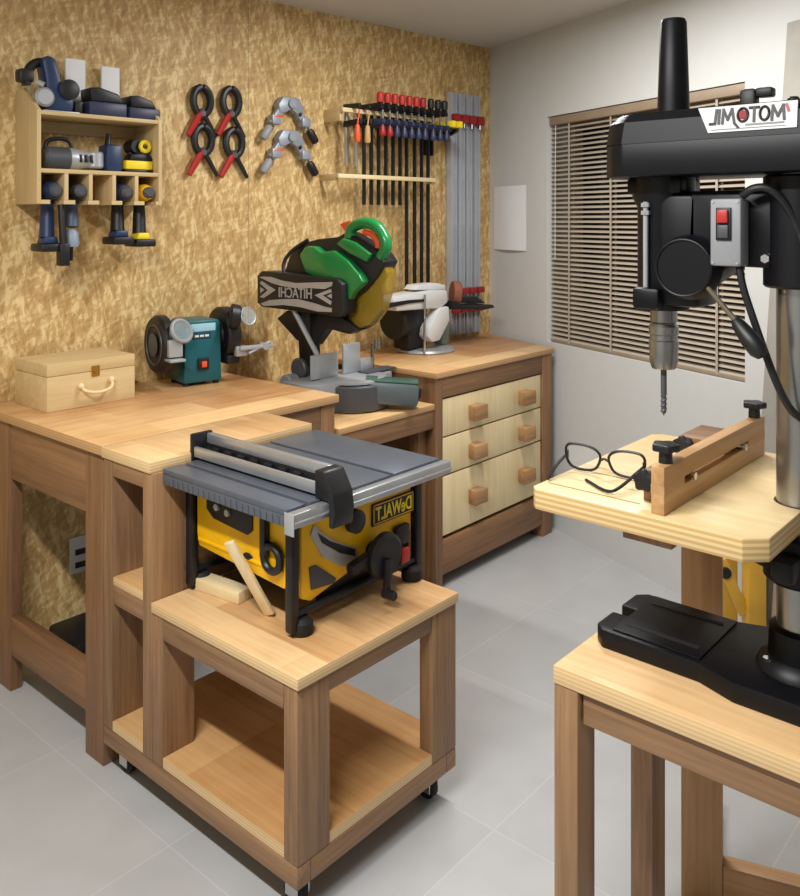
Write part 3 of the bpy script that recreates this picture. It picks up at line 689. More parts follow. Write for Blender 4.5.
# switch box
sb = 1.545
y0_, y1_ = .528, .583; zq0, zq1 = 1.468, 1.588
b = B(); b.box(1.512, hx0 - .005, y0_, y1_, zq0, zq1, .005); sbx = obj('switch_box', b, GREY, t)
b = B(); b.box(1.508, 1.5118, y0_ + .016, y1_ - .012, 1.514, 1.572, .0015); pan = obj('switch_panel', b, BLACK, sbx)
b = B(); b.box(1.501, 1.5078, y0_ + .020, y1_ - .016, 1.545, 1.568, .002); obj('stop_button', b, RED, pan)
b = B(); b.box(1.504, 1.5078, y0_ + .020, y1_ - .016, 1.518, 1.541, .002); obj('start_button', b, DGREY, pan)
b = B()
for y_, z_ in ((y0_ + .006, zq1 - .006), (y1_ - .006, zq1 - .006), (y0_ + .006, zq0 + .006), (y1_ - .006, zq0 + .006)): b.cyl((1.5118, y_, z_), (1.5105, y_, z_), .0022, seg=8)
obj('box_screw', b, LGREY, sbx)
# feed hub, lever and depth rod
b = B(); b.cyl((hx0 - .006, .635, 1.462), (hx0 - .04, .635, 1.462), .062, .056, seg=36, bev=.004); b.ring((hx0 - .04, .635, 1.462), (1, 0, 0), .052, .003, 36, 8); hub = obj('feed_hub', b, BLK2, t)
b = B()
for y_, z_ in ((.588, 1.48), (.498, 1.482)): b.cyl((hx0 - .006, y_, z_), (hx0 - .016, y_, z_), .008, seg=6)
obj('bolt', b, CHROME, head)
p0 = onX(708, 288, 1.522); p1 = onX(735, 320, 1.50); p2 = onX(758, 350, 1.49)
b = B(); b.tube([p0, p1], .005, 10); lv = obj('feed_lever', b, CHROME, hub)
dv = (p2 - p1).normalized(); L_ = (p2 - p1).length + .012
b = B(); b.lathe([(0, 0), (.008, 0), (.012, .01), (.0165, L_ * .55), (.016, L_ * .85), (.010, L_), (0, L_ + .003)], p1, dv, 20); obj('lever_grip', b, BLACK, lv)
b = B(); b.tube([(AX - .055, .722, 1.42), (AX - .055, .722, 1.585)], .005, 10); b.cyl((AX - .055, .722, 1.575), (AX - .055, .722, 1.583), .009, seg=6); b.cyl((AX - .055, .722, 1.56), (AX - .055, .722, 1.568), .009, seg=6); obj('depth_rod', b, LGREY, t)
b = B(); b.box(AX - .07, AX + .0, .69, .745, 1.378, 1.42, .008); obj('depth_collar', b, BLK2, t)
b = B(); b.cyl((AX, SPY, 1.35), (AX, SPY, 1.376), .026, seg=24); quill = obj('quill', b, STEEL, t)
b = B(); b.lathe([(0, 0), (.0225, 0), (.027, .012), (.0275, .04), (.0285, .04), (.0285, .055), (.0265, .057), (.0265, .066), (.0285, .068), (.0285, .083), (.022, .092), (0, .092)], (AX, SPY, 1.258), (0, 0, 1), 28); chuck = obj('chuck', b, STEEL, t)
b = B(); b.cyl((AX, SPY, 1.208), (AX, SPY, 1.258), .0058, seg=12); b.lathe([(0, 0), (.005, .008), (.005, .045), (0, .045)], (AX, SPY, 1.164), (0, 0, 1), 10)
hx = [(AX + .0042 * math.cos(a * .7), SPY + .0042 * math.sin(a * .7), 1.17 + a * .0011) for a in range(36)]
b.tube(hx, .0024, 6); obj('drill_bit', b, DGREY, chuck)
# cables
b = B(); b.tube([onX(742, 196, 1.53), onX(752, 188, 1.525), onX(768, 187, 1.53), onX(783, 200, 1.54), onX(796, 222, 1.55), onX(806, 250, 1.55)], .0075, 10, smooth=2); obj('motor_cable', b, BLACK, t)
b = B(); b.tube([onX(739, 263, 1.53), onX(742, 285, 1.525), onX(752, 315, 1.522), onX(764, 350, 1.52), onX(777, 385, 1.52), onX(790, 410, 1.53), onX(803, 420, 1.55)], .0065, 10, smooth=2); obj('power_cable', b, BLACK, t)
b = B(); b.lathe([(0, 0), (.075, 0), (.085, .012), (.085, .19), (.07, .205), (0, .205)], (AX, .20, 1.425), (0, 0, 1), 32); b.box(AX - .05, AX + .05, .27, .40, 1.47, 1.58, .008); obj('motor', b, BLK2, t)

# ---------------------------------------------------------------- plywood table on the press
t = thing('plywood_table', 'thick pale plywood drill table with slotted sliding fence', 'drill table', (1.63, .65, AB))
tx0, tx1 = 1.358, 1.90; ty0, ty1 = .452, .862; nc = CR + .004
nw = []
for i in range(13):
    a = math.radians(180 - 15 * i); nw.append((AX + nc * math.cos(a), CY + nc * math.sin(a)))
b = B(); b.prism([(tx0 + .012, ty1), (tx0, ty1 - .012), (tx0, ty0 + .02), (tx0 + .03, ty0 - .012)] + [(AX - nc, ty0 - .012)] + nw + [(AX + nc, ty0 - .012), (tx1, ty0 - .012), (tx1, ty1 - .02), (tx1 - .02, ty1)], 'z', AB, ATZ, .0015); obj('board', b, M_AUX, t)
b = B(); 
for y_ in (.60,): b.box(tx0 + .03, 1.56, y_, y_ + .09, AB - .022, AB - .0003, .002)
obj('batten', b, redd('x'), t)
b = B()
for x_, w in ((tx0 + .045, .004), (1.52, .004), ): b.box(x_, x_ + w, .665, .86 - .01, ATZ - .001, ATZ + .0004)
obj('track_groove', b, plain('ply_shadow_gap', (150, 110, 66), .8), t)
fz = ATZ; fy0, fy1 = .606, .630; fx0, fx1 = 1.372, 1.88; fh = .082
b = B(); s0, s1, sz0, sz1 = fx0 + .085, fx1 - .1, fz + .036, fz + .048
b.box(fx0, fx1, fy0, fy1, fz, sz0, .002); b.box(fx0, fx1, fy0, fy1, sz1, fz + fh, .002); b.box(fx0, s0, fy0, fy1, sz0 - .002, sz1 + .002); b.box(s1, fx1, fy0, fy1, sz0 - .002, sz1 + .002)
fen = obj('fence', b, wood('fence_wood_', (166, 122, 76), (212, 172, 120), 'x'), t)
for x_ in (s0 + .035, s1 - .03):
    b = B(); b.cyl((x_, fy0 - .006, (sz0 + sz1) / 2), (x_, fy1, (sz0 + sz1) / 2), .007, seg=12); obj('slot_bolt', b, CHROME, fen)
def star(c, d, r=.022):
    b = B(); d = Vector(d)
    b.cyl(Vector(c), Vector(c) + d * .022, .012, .011, seg=16)
    q = Vector((0, 0, 1)).rotation_difference(d).to_matrix().to_4x4(); T = Matrix.Translation(Vector(c) + d * .021) @ q
    pts = []
    for i in range(40):
        a = 2 * math.pi * i / 40; rr = r * (1 + .12 * math.cos(5 * a)); pts.append((rr * math.cos(a), rr * math.sin(a)))
    b.prism(pts, 'z', 0, .012, .002, M=T); return b
for x_ in (1.405, 1.85): obj('star_knob', star((x_, (fy0 + fy1) / 2, fz + fh), (0, 0, 1)), BLACK, fen)
for xs_, ll in ((1.43, .05), (1.70, .12)):
    b = B(); b.box(xs_ - .002, xs_ + ll, fy1 + .0005, fy1 + .04 if xs_ < 1.5 else fy1 + .09, fz + .0, fz + .056, .002); sbk = obj('stop_block', b, redd('y'), fen)
    yk = fy1 + (.026 if xs_ < 1.5 else .07)
    obj('star_knob', star((xs_ - .002, yk, fz + .044), (-1, 0, 0), .018), BLACK, sbk)
# ---------------------------------------------------------------- spectacles on the drill table
t = thing('spectacles', 'black framed spectacles lying open on the plywood drill table', 'glasses', fl(610, 478, ATZ))
def gp(px, py, h): return fl(px, py, ATZ + h)
A0 = fl(566, 470, ATZ); A1 = fl(646, 484, ATZ); ex = (A1 - A0).normalized(); ezv = Vector((0, 0, 1)); ey = ezv.cross(ex)
W = (A1 - A0).length; G = Matrix.Translation(A0) @ Matrix((ex, ey, ezv)).transposed().to_4x4()
hL = .052
def rim(x0, x1, flip=1):
    w = x1 - x0; q = [(0, .92), (.3, 1), (.75, .95), (1, .7), (.93, .3), (.78, .05), (.35, 0), (.08, .12), (-.02, .5)]
    if flip < 0: q = [(1 - a, c) for a, c in q][::-1]
    return [(x0 + w * a, .0 - .004 * c, .006 + c * hL) for a, c in q]
lw = W * .46
b = B(G); b.tube(rim(.002, lw, 1), .0027, 8, closed=True, smooth=2); b.tube(rim(W - lw, W - .002, -1), .0027, 8, closed=True, smooth=2)
b.tube([(lw - .001, -.003, .032), ((W) / 2, -.003, .036), (W - lw + .001, -.003, .032)], .0025, 8, smooth=1); b.box(.0, .006, -.004, .004, .026, .042, .002); b.box(W - .006, W, -.004, .004, .026, .042, .002)
fr_ = obj('rim', b, BLACK, t)
b = B(G)
for r_ in (rim(.003, lw - .001, 1), rim(W - lw + .001, W - .003, -1)):
    vs = [Vector(p) for p in r_]; b._add([v + Vector((0, -.0006, 0)) for v in vs] + [v + Vector((0, .0006, 0)) for v in vs], [tuple(range(9)), tuple(range(17, 8, -1))] + [(i, (i + 1) % 9, 9 + (i + 1) % 9, 9 + i) for i in range(9)])
obj('lens', b, glassy('lens_glass', (235, 240, 245), .93), fr_)
for x_, pe in ((.003, (548, 481)), (W - .003, (586, 482))):
    e = G.inverted() @ fl(pe[0], pe[1], ATZ)
    if x_ > .01:
        m2_ = G.inverted() @ fl(607, 495, ATZ)
        pts = [(x_, 0, .034), (m2_.x + .02, m2_.y + .01, .012), (m2_.x, m2_.y, .004), (e.x, e.y, .004)]
    else:
        pts = [(x_, 0, .034), (x_ * .5 + e.x * .5, e.y * .55, .024), (e.x, e.y, .004)]
    b = B(G); b.tube(pts, [.0022] * 3 + [.003] * 20, 8, smooth=2); obj('temple', b, BLACK, t)

# ---------------------------------------------------------------- timber post stand and yellow trestle behind the press
d_ = 1.95
rr_ = ray(700); pc = Vector((rr_[0] * d_, rr_[1] * d_, 0))
cr_ = Vector((S_, -C_, 0)); fd_ = Vector((C_, S_, 0))
ang = math.radians(68); ex = cr_ * math.sin(ang) - fd_ * math.cos(ang)
PM = Matrix.Translation(pc) @ Matrix.Rotation(math.atan2(ex.y, ex.x), 4, 'Z')
t = thing('support_stand', 'upright timber post on a floor rail behind the drill stand', 'stand', pc, math.atan2(ex.y, ex.x))
b = B(PM); b.box(-.040, .049, -.02, .02, 0, .98, .003); obj('upright', b, redd2('z'), t)
b = B(PM); b.box(.0495, .52, -.02, .02, 0, .095, .003); obj('floor_rail', b, redd2('x'), t)
b = B(PM); b.box(-.03, .03, .0205, .30, 0, .06, .003); obj('foot', b, post('y'), t)
# yellow trestle: one folding A-frame seen from its end
rr_ = ray(748); d_ = 2.75; pc = Vector((rr_[0] * d_, rr_[1] * d_, 0))
TM = Matrix.Translation(pc) @ Matrix.Rotation(math.atan2(cr_.y, cr_.x), 4, 'Z')
t = thing('trestle', 'yellow folding trestle standing on the floor behind the drill press', 'trestle', pc, math.atan2(cr_.y, cr_.x))
def tz(py): return EYE + (HY - py) * d_ / F
TRY = plain('yellow_ochre_paint', (206, 158, 52), .45)
b = B(TM); b.box(-.01, .048, -.03, .03, 0, tz(545), .004); tl = obj('front_leg', b, TRY, t)
b = B(TM); b.bar((-.012, 0, tz(614)), (-.085, .01, tz(560)), .02, .035, bev=.004); obj('brace', b, TRY, t)
b = B(TM); b.box(-.03, .06, -.03, .25, tz(545), tz(532), .005); obj('beam', b, TRY, t)
b = B(TM); b.box(-.025, .04, .18, .24, 0, tz(545), .005); obj('rear_leg', b, TRY, t)
b = B(TM); b.cyl((-.075, -.012, tz(572)), (-.075, .04, tz(572)), .018, seg=12); obj('hinge_knob', b, BLACK, t)

# ================================================================ WOODEN CASE ON THE BENCH
c0 = fl(46, 413, BT); c1 = fl(136, 398, BT); cw = c1.x - c0.x; yb = (c0.y + c1.y) / 2 + .0
t = thing('wooden_case', 'pale wooden case with rope handle at left end of bench', 'case', (c0.x + cw / 2, yb + .12, BT))
b = B(); b.box(c0.x, c1.x, yb, yb + .235, BT, BT + .116, .003); cs = obj('case_body', b, pale('x'), t)
b = B(); b.box(c0.x, c1.x, yb, yb + .235, BT + .117, BT + .158, .003); obj('case_lid', b, pale('x'), t)
xm = c0.x + cw * .53
b = B(); b.tube([(xm - .055, yb - .004, BT + .072), (xm - .05, yb - .03, BT + .055), (xm, yb - .036, BT + .047), (xm + .05, yb - .03, BT + .058), (xm + .058, yb - .004, BT + .08)], .0055, 10, smooth=2); hd = obj('rope_handle', b, pine('x'), t)
b = B(); b.ball((xm - .055, yb - .006, BT + .072), .011); b.ball((xm + .058, yb - .006, BT + .08), .011); obj('handle_knot', b, pine('x'), hd)
b = B(); b.box(xm - .014, xm + .014, yb - .004, yb, BT + .10, BT + .135, .001); b.cyl((xm, yb - .004, BT + .116), (xm, yb - .01, BT + .116), .007, seg=12); obj('latch', b, plain('brass', (170, 130, 60), .35, .8), t)

# wall outlet under the bench
u0, z1_ = oW(69, 538); u1, z0_ = oW(84, 570)
t = thing('wall_outlet', 'white double socket on the board wall under the bench', 'outlet', FW @ Vector(((u0 + u1) / 2, 0, z0_)), -TILT)
b = B(FW); b.box(u0, u0 + .078, -.012, -.0005, z0_, z1_, .003); pl = obj('plate', b, WHITE, t)
for z_ in (z0_ + .03, z0_ + .078):
    b = B(FW); b.box(u0 + .018, u0 + .06, -.0135, -.0118, z_ - .011, z_ + .011, .003); obj('socket', b, BLACK, t)
# dark case under the bench
p = fl(78, 668, 0)
t = thing('tool_case', 'dark blue tool case on the floor in shadow under the bench', 'case', (1.56, 2.77, 0))
b = B(); b.box(1.42, 1.70, 2.66, 2.88, 0, .10, .02); obj('case_body', b, plain('dark_case', (34, 44, 62), .5), t)
b = B(); b.box(1.425, 1.695, 2.665, 2.875, .102, .14, .015); obj('case_lid', b, BLACK, t)
b = B(); b.tube([(1.50, 2.66, .09), (1.50, 2.64, .10), (1.62, 2.64, .10), (1.62, 2.66, .09)], .008, 8, smooth=1); obj('case_handle', b, BLACK, t)

# ================================================================ BENCH GRINDER
gy = 2.70
g0 = onY(187, 386, gy); g1 = onY(219, 384, gy); gx0, gx1 = g0.x, g1.x; gxm = (gx0 + gx1) / 2
gz = 1.075; ga = gy + .075
GM = Matrix.Translation((gxm + .03, ga + .02, 0)) @ Matrix.Rotation(math.radians(-11), 4, 'Z') @ Matrix.Translation((-gxm, -ga, 0))
t = thing('bench_grinder', 'teal twin wheel bench grinder standing on workbench near wall', 'bench grinder', (gxm + .03, ga + .02, BT), math.radians(-11))
b = B(GM); b.prism([(gx0 - .006, BT + .012), (gx1 + .006, BT + .012), (gx1 + .004, BT + .06), (gx1, 1.15), (gx1 - .01, 1.165), (gx0 + .01, 1.165), (gx0, 1.15), (gx0 - .004, BT + .06)], 'y', gy, gy + .15, .008); bd = obj('motor_body', b, TEAL, t)
for x_ in (gx0, gx1):
    for y_ in (gy + .02, gy + .13):
        xx = x_ + (.012 if x_ == gx0 else -.012)
        b = B(GM); b.cyl((xx, y_, BT), (xx, y_, BT + .0118), .012, seg=12); obj('foot', b, RUB, t)
b = B(GM); b.box(gxm - .05, gxm + .05, gy - .002, gy - .0002, 1.122, 1.152, .0008); pl = obj('badge', b, plain('light_blue', (150, 196, 214), .4), bd)
b = B(GM); b.box(gxm - .044, gxm + .03, gy - .002, gy - .0002, 1.094, 1.117, .0008); pl2 = obj('badge', b, plain('badge_blue', (14, 60, 84), .4), bd)
b = B(GM)
for i in range(3): b.box(gxm - .036 + i * .021, gxm - .02 + i * .021, gy - .0028, gy - .002, 1.101, 1.109)
obj('badge_marking', b, WHITE, pl2)
b = B(GM); b.box(gxm - .024, gxm + .02, gy - .01, gy - .0002, .975, 1.02, .003); sw = obj('switch_plate', b, BLACK, bd)
b = B(GM); b.box(gxm - .012, gxm + .009, gy - .016, gy - .0102, .985, 1.008, .002); obj('switch_button', b, ORANGE, sw)
R = .112
b = B(GM); b.lathe([(0, 0), (R - .01, 0), (R, .012), (R, .040), (R - .008, .046), (.06, .046), (.05, .091), (0, .091)], (gx0 - .092, ga, gz), (1, 0, 0), 40); gl = obj('wheel_guard', b, BLACK, t)
b = B(GM); b.lathe([(0, 0), (.02, 0), (.045, .006), (0, .012)], (gx0 - .104, ga, gz), (1, 0, 0), 24); b.ring((gx0 - .093, ga, gz), (1, 0, 0), .075, .004, 32, 8); obj('guard_hub', b, DGREY, gl)
b = B(GM); b.box(gx0 - .085, gx0 - .03, ga - R - .012, ga - R + .03, gz - .035, gz + .03, .004); b.box(gx0 - .09, gx0 - .03, gy - .075, gy + .0, gz - .05, gz - .04, .002); obj('tool_rest', b, LGREY, t)
b = B(GM); b.ring((gx0 - .03, gy - .035, gz + .06), (.25, -1, .5), .042, .008, 32, 8); es = obj('eye_shield', b, GREY, t)
b = B(GM); b.cyl(Vector((gx0 - .03, gy - .035, gz + .06)), Vector((gx0 - .03, gy - .035, gz + .06)) + Vector((.25, -1, .5)).normalized() * .003, .04, seg=28); obj('shield_pane', b, glassy('shield_glass', (200, 220, 225), .8), es)
b = B(GM); b.tube([(gx0 - .03, ga - .06, gz + .09), (gx0 - .03, gy - .01, gz + .10)], .008, 8); obj('shield_arm', b, BLACK, es)
b = B(GM); b.lathe([(0, 0), (.045, 0), (.06, .018), (R - .012, .02), (R - .004, .028), (R - .004, .066), (R - .014, .076), (0, .076)], (gx1 + .002, ga, gz + .02), (1, 0, 0), 40); gr = obj('wheel_guard', b, BLACK, t)
b = B(GM); b.cyl((gx1 + .028, gy - .02, gz + .10), (gx1 + .066, gy - .035, gz + .095), .05, .046, seg=28, bev=.006); obj('guard_hood', b, BLACK, gr)
b = B(GM); b.ring((gx1 + .085, gy - .065, gz + .10), (.2, -1, .3), .034, .003, 28, 6); es = obj('eye_shield', b, LGREY, t)
b = B(GM); c_ = Vector((gx1 + .085, gy - .065, gz + .10)); b.cyl(c_, c_ + Vector((.2, -1, .3)).normalized() * .002, .034, seg=28); obj('shield_pane', b, MATS['shield_glass'], es)
b = B(GM); b.tube([(gx1 + .05, ga - .07, gz + .1), (gx1 + .075, gy - .04, gz + .1)], .007, 8); obj('shield_arm', b, BLACK, es)
b = B(GM); b.box(gx1 + .05, gx1 + .10, ga - .11, ga - .085, gz - .06, gz - .02, .004); b.box(gx1 + .06, gx1 + .21, gy - .05, gy - .025, gz - .035, gz - .02, .003); b.cyl((gx1 + .17, gy - .055, gz - .028), (gx1 + .17, gy - .02, gz - .028), .014, seg=14); b.tube([(gx1 + .10, gy - .04, gz - .05), (gx1 + .19, gy - .045, gz - .012)], .007, 8); obj('tool_rest', b, LGREY, t)
b = B(GM); b.box(gx1 + .02, gx1 + .075, ga - .09, ga, gz - .09, gz - .055, .006); obj('wheel_cover', b, BLACK, t)

# ================================================================ MITRE SAW
mx, my = 2.50, 2.45
t = thing('mitre_saw', 'green and black sliding mitre saw on the lowered shelf', 'mitre saw', (mx, my, RZ))
b = B()
b.lathe([(0, 0), (.15, 0), (.155, .012), (.15, .085), (.145, .09), (0, .09)], (mx, my, RZ + .004), (0, 0, 1), 40)
b.prism([(mx - .26, my + .02), (mx - .22, my - .05), (mx - .1, my - .07), (mx + .1, my - .07), (mx + .2, my - .05), (mx + .235, my + .02), (mx + .235, my + .13), (mx - .26, my + .13)], 'z', RZ + .06, RZ + .122, .006)
for x_ in (mx - .22, mx + .2): b.box(x_ - .02, x_ + .02, my + .02, my + .10, RZ, RZ + .065, .004)
obj('saw_base', b, GREY, t)
b = B(); b.lathe([(0, 0), (.15, 0), (.15, .008), (.14, .014), (0, .014)], (mx, my, RZ + .1125), (0, 0, 1), 40); tt = obj('turntable', b, LGREY, t)
b = B(); b.lathe([(.09, .0), (.158, 0), (.16, .004), (.16, .092), (.154, .098), (.09, .098)], (mx, my - .005, RZ + .010), (0, 0, 1), 48); obj('scale_ring', b, DGREY, t)
e0 = Vector((mx - .005, my - .09, RZ + .078)); e1 = Vector((2.635, 2.20, RZ + .062))
b = B(); b.bar(e0, e1, .115, .09, bev=.016); arm = obj('mitre_arm', b, plain('slate_grey', (86, 96, 98), .42), tt)
b = B(); b.bar(e0 + Vector((0, 0, .048)), e1 + Vector((0, 0, .0485)), .095, .008, bev=.004); obj('kerf_plate', b, DGREEN, arm)
b = B(); dd_ = (e1 - e0).normalized(); b.cyl(e1, e1 + dd_ * .012, .026, .022, seg=20, bev=.004); obj('mitre_knob', b, BLACK, arm)
b = B(); b.box(mx - .19, mx - .04, my + .03, my + .042, RZ + .1268, RZ + .225, .004); fe = obj('fence', b, LGREY, t)
b = B(); b.box(mx - .01, mx + .09, my + .03, my + .042, RZ + .1268, RZ + .25, .012); obj('fence', b, LGREY, t)
b = B(); b.box(mx + .0905, mx + .17, my + .03, my + .04, RZ + .1268, RZ + .18, .004); obj('fence', b, LGREY, t)
b = B(); b.box(mx + .06, mx + .24, my - .04, my + .02, RZ + .1268, RZ + .134, .002); obj('table_wing', b, DGREY, t)
b = B(); b.tube([(mx + .19, my + .055, RZ + .12), (mx + .19, my + .055, RZ + .23), (mx + .16, my + .0, RZ + .235)], .008, 8); b.cyl((mx + .16, my, RZ + .215), (mx + .16, my, RZ + .255), .014, seg=12); obj('hold_down', b, STEEL, t)
# rear hinge and slanted arm
b = B(); b.box(mx - .12, mx - .02, my + .1301, my + .21, RZ + .03, RZ + .16, .01); b.cyl((mx - .14, my + .17, RZ + .15), (mx - .01, my + .17, RZ + .15), .045, seg=24, bev=.006); hg = obj('hinge', b, DGREY, t)
b = B(); b.bar((mx - .085, my + .15, RZ + .14), (mx - .13, my + .12, RZ + .42), .06, .075, up=(0, 1, 0), bev=.01); obj('pivot_arm', b, BLACK, t)
b = B(); b.tube([(mx - .17, my + .16, RZ + .40), (mx - .115, my + .04, RZ + .17)], .011, 10); obj('spring_rod', b, LGREY, t)
b = B(); b.tube([(mx - .16, my + .2, RZ + .0), (mx - .16, my + .2, RZ + .12)], .016, 10); b.cyl((mx - .19, my + .19, RZ + .09), (mx - .12, my + .19, RZ + .09), .04, seg=20, bev=.006); obj('rear_leg', b, GREY, t)
# head, seen from its left side: outlines lie in planes x = const
HX = 2.30
plate = [(257, 276), (261, 271), (275, 272), (310, 276), (336, 279), (342, 284), (343, 312), (338, 317), (310, 313), (262, 307), (257, 303)]
b = B(); b.prism(pX(plate, HX), 'x', HX, HX + .075, .005); mo = obj('motor_housing', b, BLACK, t)
def strip(px_pts, dx=.0022): 
    q = B(); q.prism(pX(px_pts, HX), 'x', HX - dx, HX - .0002); return q
LBL = plain('label_grey', (168, 164, 160), .5)
obj('plate_stripe', strip([(259.5, 277), (264, 276.5), (272, 277), (282, 280.5), (296, 283), (312, 282.5), (333, 282), (332, 286), (325, 289), (310, 288), (295, 288), (282, 286), (272, 283)]), LBL, mo)
obj('plate_stripe', strip([(261, 303.5), (270, 300), (284, 299), (298, 299), (314, 303), (326, 307), (332, 308), (332, 312), (318, 311.5), (300, 307), (284, 305), (264, 306)]), LBL, mo)
obj('plate_chevron', strip([(262, 281), (276, 290), (264, 298), (260, 297), (268, 290.2), (260, 283)]), LBL, mo)
obj('plate_chevron', strip([(331, 289), (315, 295), (331, 305), (332, 301.5), (323, 295.3), (332, 292)]), LBL, mo)
obj('plate_triangle', strip([(260.5, 287), (265, 290), (260.5, 293)]), LBL, mo); obj('plate_triangle', strip([(332, 293.5), (327, 296), (332, 298.5)]), LBL, mo)
a0 = onX(279, 297.2, HX); a1 = onX(312, 299, HX); a2 = onX(279, 287, HX)
uu_ = (a1 - a0); lettering('plate_lettering', 'HITACHI', LBL, mo, a0 + Vector((-.001, 0, 0)), uu_, a2 - a0, uu_.length, (a2 - a0).length, mirror=True, bold=.012, depth=.0012)
GX = 2.36
body = [(284, 275), (290, 256), (300, 244), (318, 239), (338, 237), (346, 232), (360, 240), (378, 252), (385, 262), (378, 275), (366, 290), (352, 300), (346, 318), (330, 318), (300, 300)]
b = B(); b.prism(pX(body, GX + .02), 'x', GX + .015, GX + .10, .008); obj('gear_case', b, BLACK, t)
shell = [(304, 255), (310, 246), (318, 246), (326, 252), (338, 250), (352, 260), (364, 274), (368, 282), (356, 294), (349, 308), (344, 300), (342, 284), (320, 277), (310, 272)]
b = B(); b.prism(pX(shell, GX), 'x', GX - .03, GX + .0148, .01); obj('blade_cover', b, GREEN, t)
shell2 = [(338, 244), (344, 238), (356, 242), (372, 254), (368, 262), (352, 254)]
b = B(); b.prism(pX(shell2, GX), 'x', GX - .012, GX + .0148, .006); obj('top_cover', b, GREEN, t)
hdl = [(350, 238), (351, 228), (360, 223), (371, 223), (380, 229), (386, 240), (386, 250), (381, 257)]
b = B(); b.tube([onX(x, y, GX + .03) for x, y in hdl], .023, 12, smooth=2); hd = obj('handle', b, GREEN, t)
b = B(); b.tube([onX(x, y, GX + .03) for x, y in [(364, 232), (372, 234), (378, 242), (378, 248)]], .012, 10, smooth=1); obj('trigger', b, ORANGE, hd)
b = B(); b.prism(pX([(341, 224), (352, 220), (355, 226), (346, 231)], GX + .03), 'x', GX + .02, GX + .045, .003); obj('lock_button', b, ORANGE, hd)
b = B(); c_ = onX(360, 298, GX + .06); b.cyl((GX + .058, c_.y, c_.z), (GX + .0605, c_.y, c_.z), .125, seg=48); bl = obj('blade', b, STEEL, t)
gpts = [(385, 260), (389, 272), (388, 292), (383, 310), (373, 324), (362, 328), (352, 322), (347, 312), (356, 296), (368, 284), (380, 270)]
b = B(); b.prism(pX(gpts, GX + .05), 'x', GX + .035, GX + .085, .006); obj('blade_guard', b, AMBER, t)
b = B(); b.prism(pX([(290, 310), (345, 316), (360, 330), (352, 334), (330, 328), (318, 345), (300, 340), (280, 318)], GX + .03), 'x', GX + .01, GX + .06, .006); obj('lower_frame', b, BLACK, t)
b = B(); b.tube([onX(284, 276, HX + .02), onX(283, 262, HX + .03), onX(292, 250, HX + .06), onX(308, 240, HX + .08)], .008, 8, smooth=2); obj('motor_cable', b, BLACK, t)

# ================================================================ BENCH SANDER ON THE CABINET
scx, scy = 3.20, 2.63
t = thing('bench_sander', 'white and black bench sander with round brown disc on drawer cabinet', 'sander', (scx, scy, BT))
b = B(); b.lathe([(0, 0), (.14, 0), (.145, .006), (.14, .016), (.05, .022), (0, .022)], (scx, scy, BT), (0, 0, 1), 40); obj('base', b, LGREY, t)
SX = scy
def sp(px, py, Y=2.60): return onY(px, py, Y)
b = B(); q = sp(404, 326, 2.63); b.lathe([(0, 0), (.075, 0), (.085, .012), (.085, .07), (.06, .09), (.06, .16), (0, .16)], (q.x - .055, 2.66, 1.07), (1, 0, 0), 32); b.box(q.x + .0, q.x + .14, 2.60, 2.70, BT + .022, 1.17, .012); obj('motor', b, BLACK, t)
b = B(); q0 = sp(414, 345); b.cyl((q0.x, 2.535, BT + .02), (q0.x, 2.535, 1.2), .006, seg=12); obj('support_rod', b, CHROME, t)
b = B(); b.prism(pY([(437, 308), (446, 306), (447, 320), (437, 340), (430, 342), (425, 337), (426, 328)], 2.56), 'y', 2.54, 2.60, .008); obj('side_arm', b, WHITE, t)
b = B(); b.prism(pY([(390, 302), (392, 297), (412, 293), (430, 290), (444, 290), (445, 302), (438, 308), (420, 309), (394, 311)], 2.57), 'y', 2.55, 2.66, .008); bb = obj('belt_body', b, WHITE, t)
b = B(); b.prism(pY([(388, 303), (408, 300), (424, 299), (424, 301.5), (408, 303.5), (388, 308), (384, 312), (385, 306)], 2.55), 'y', 2.545, 2.5498, .0005); obj('belt_slot', b, BLACK, bb)
b = B(); b.prism(pY([(414, 290), (418, 285), (436, 283), (444, 285), (444, 289.5)], 2.58), 'y', 2.57, 2.65, .004); obj('top_cap', b, WHITE, t)
q1 = sp(453, 293, 2.60); b = B(); b.cyl((q1.x - .012, 2.60, q1.z), (q1.x + .02, 2.575, q1.z - .004), .062, seg=36, bev=.003); obj('sanding_disc', b, GRITTY, t)
b = B(); b.prism(pY([(446, 300), (455, 305), (485, 304), (487, 307), (478, 309), (446, 309)], 2.58), 'y', 2.53, 2.66, .003); st_ = obj('work_table', b, BLACK, t)
b = B(); b.prism(pY([(462, 303), (466, 297), (474, 296), (483, 303)], 2.60), 'y', 2.58, 2.63, .004); obj('mitre_gauge', b, BLACK, st_)
b = B(); b.box(sp(446, 310).x - .03, sp(446, 310).x + .03, 2.60, 2.66, BT + .02, sp(446, 309).z + .005, .008); obj('table_post', b, plain('grey_green', (112, 124, 120), .5), t)

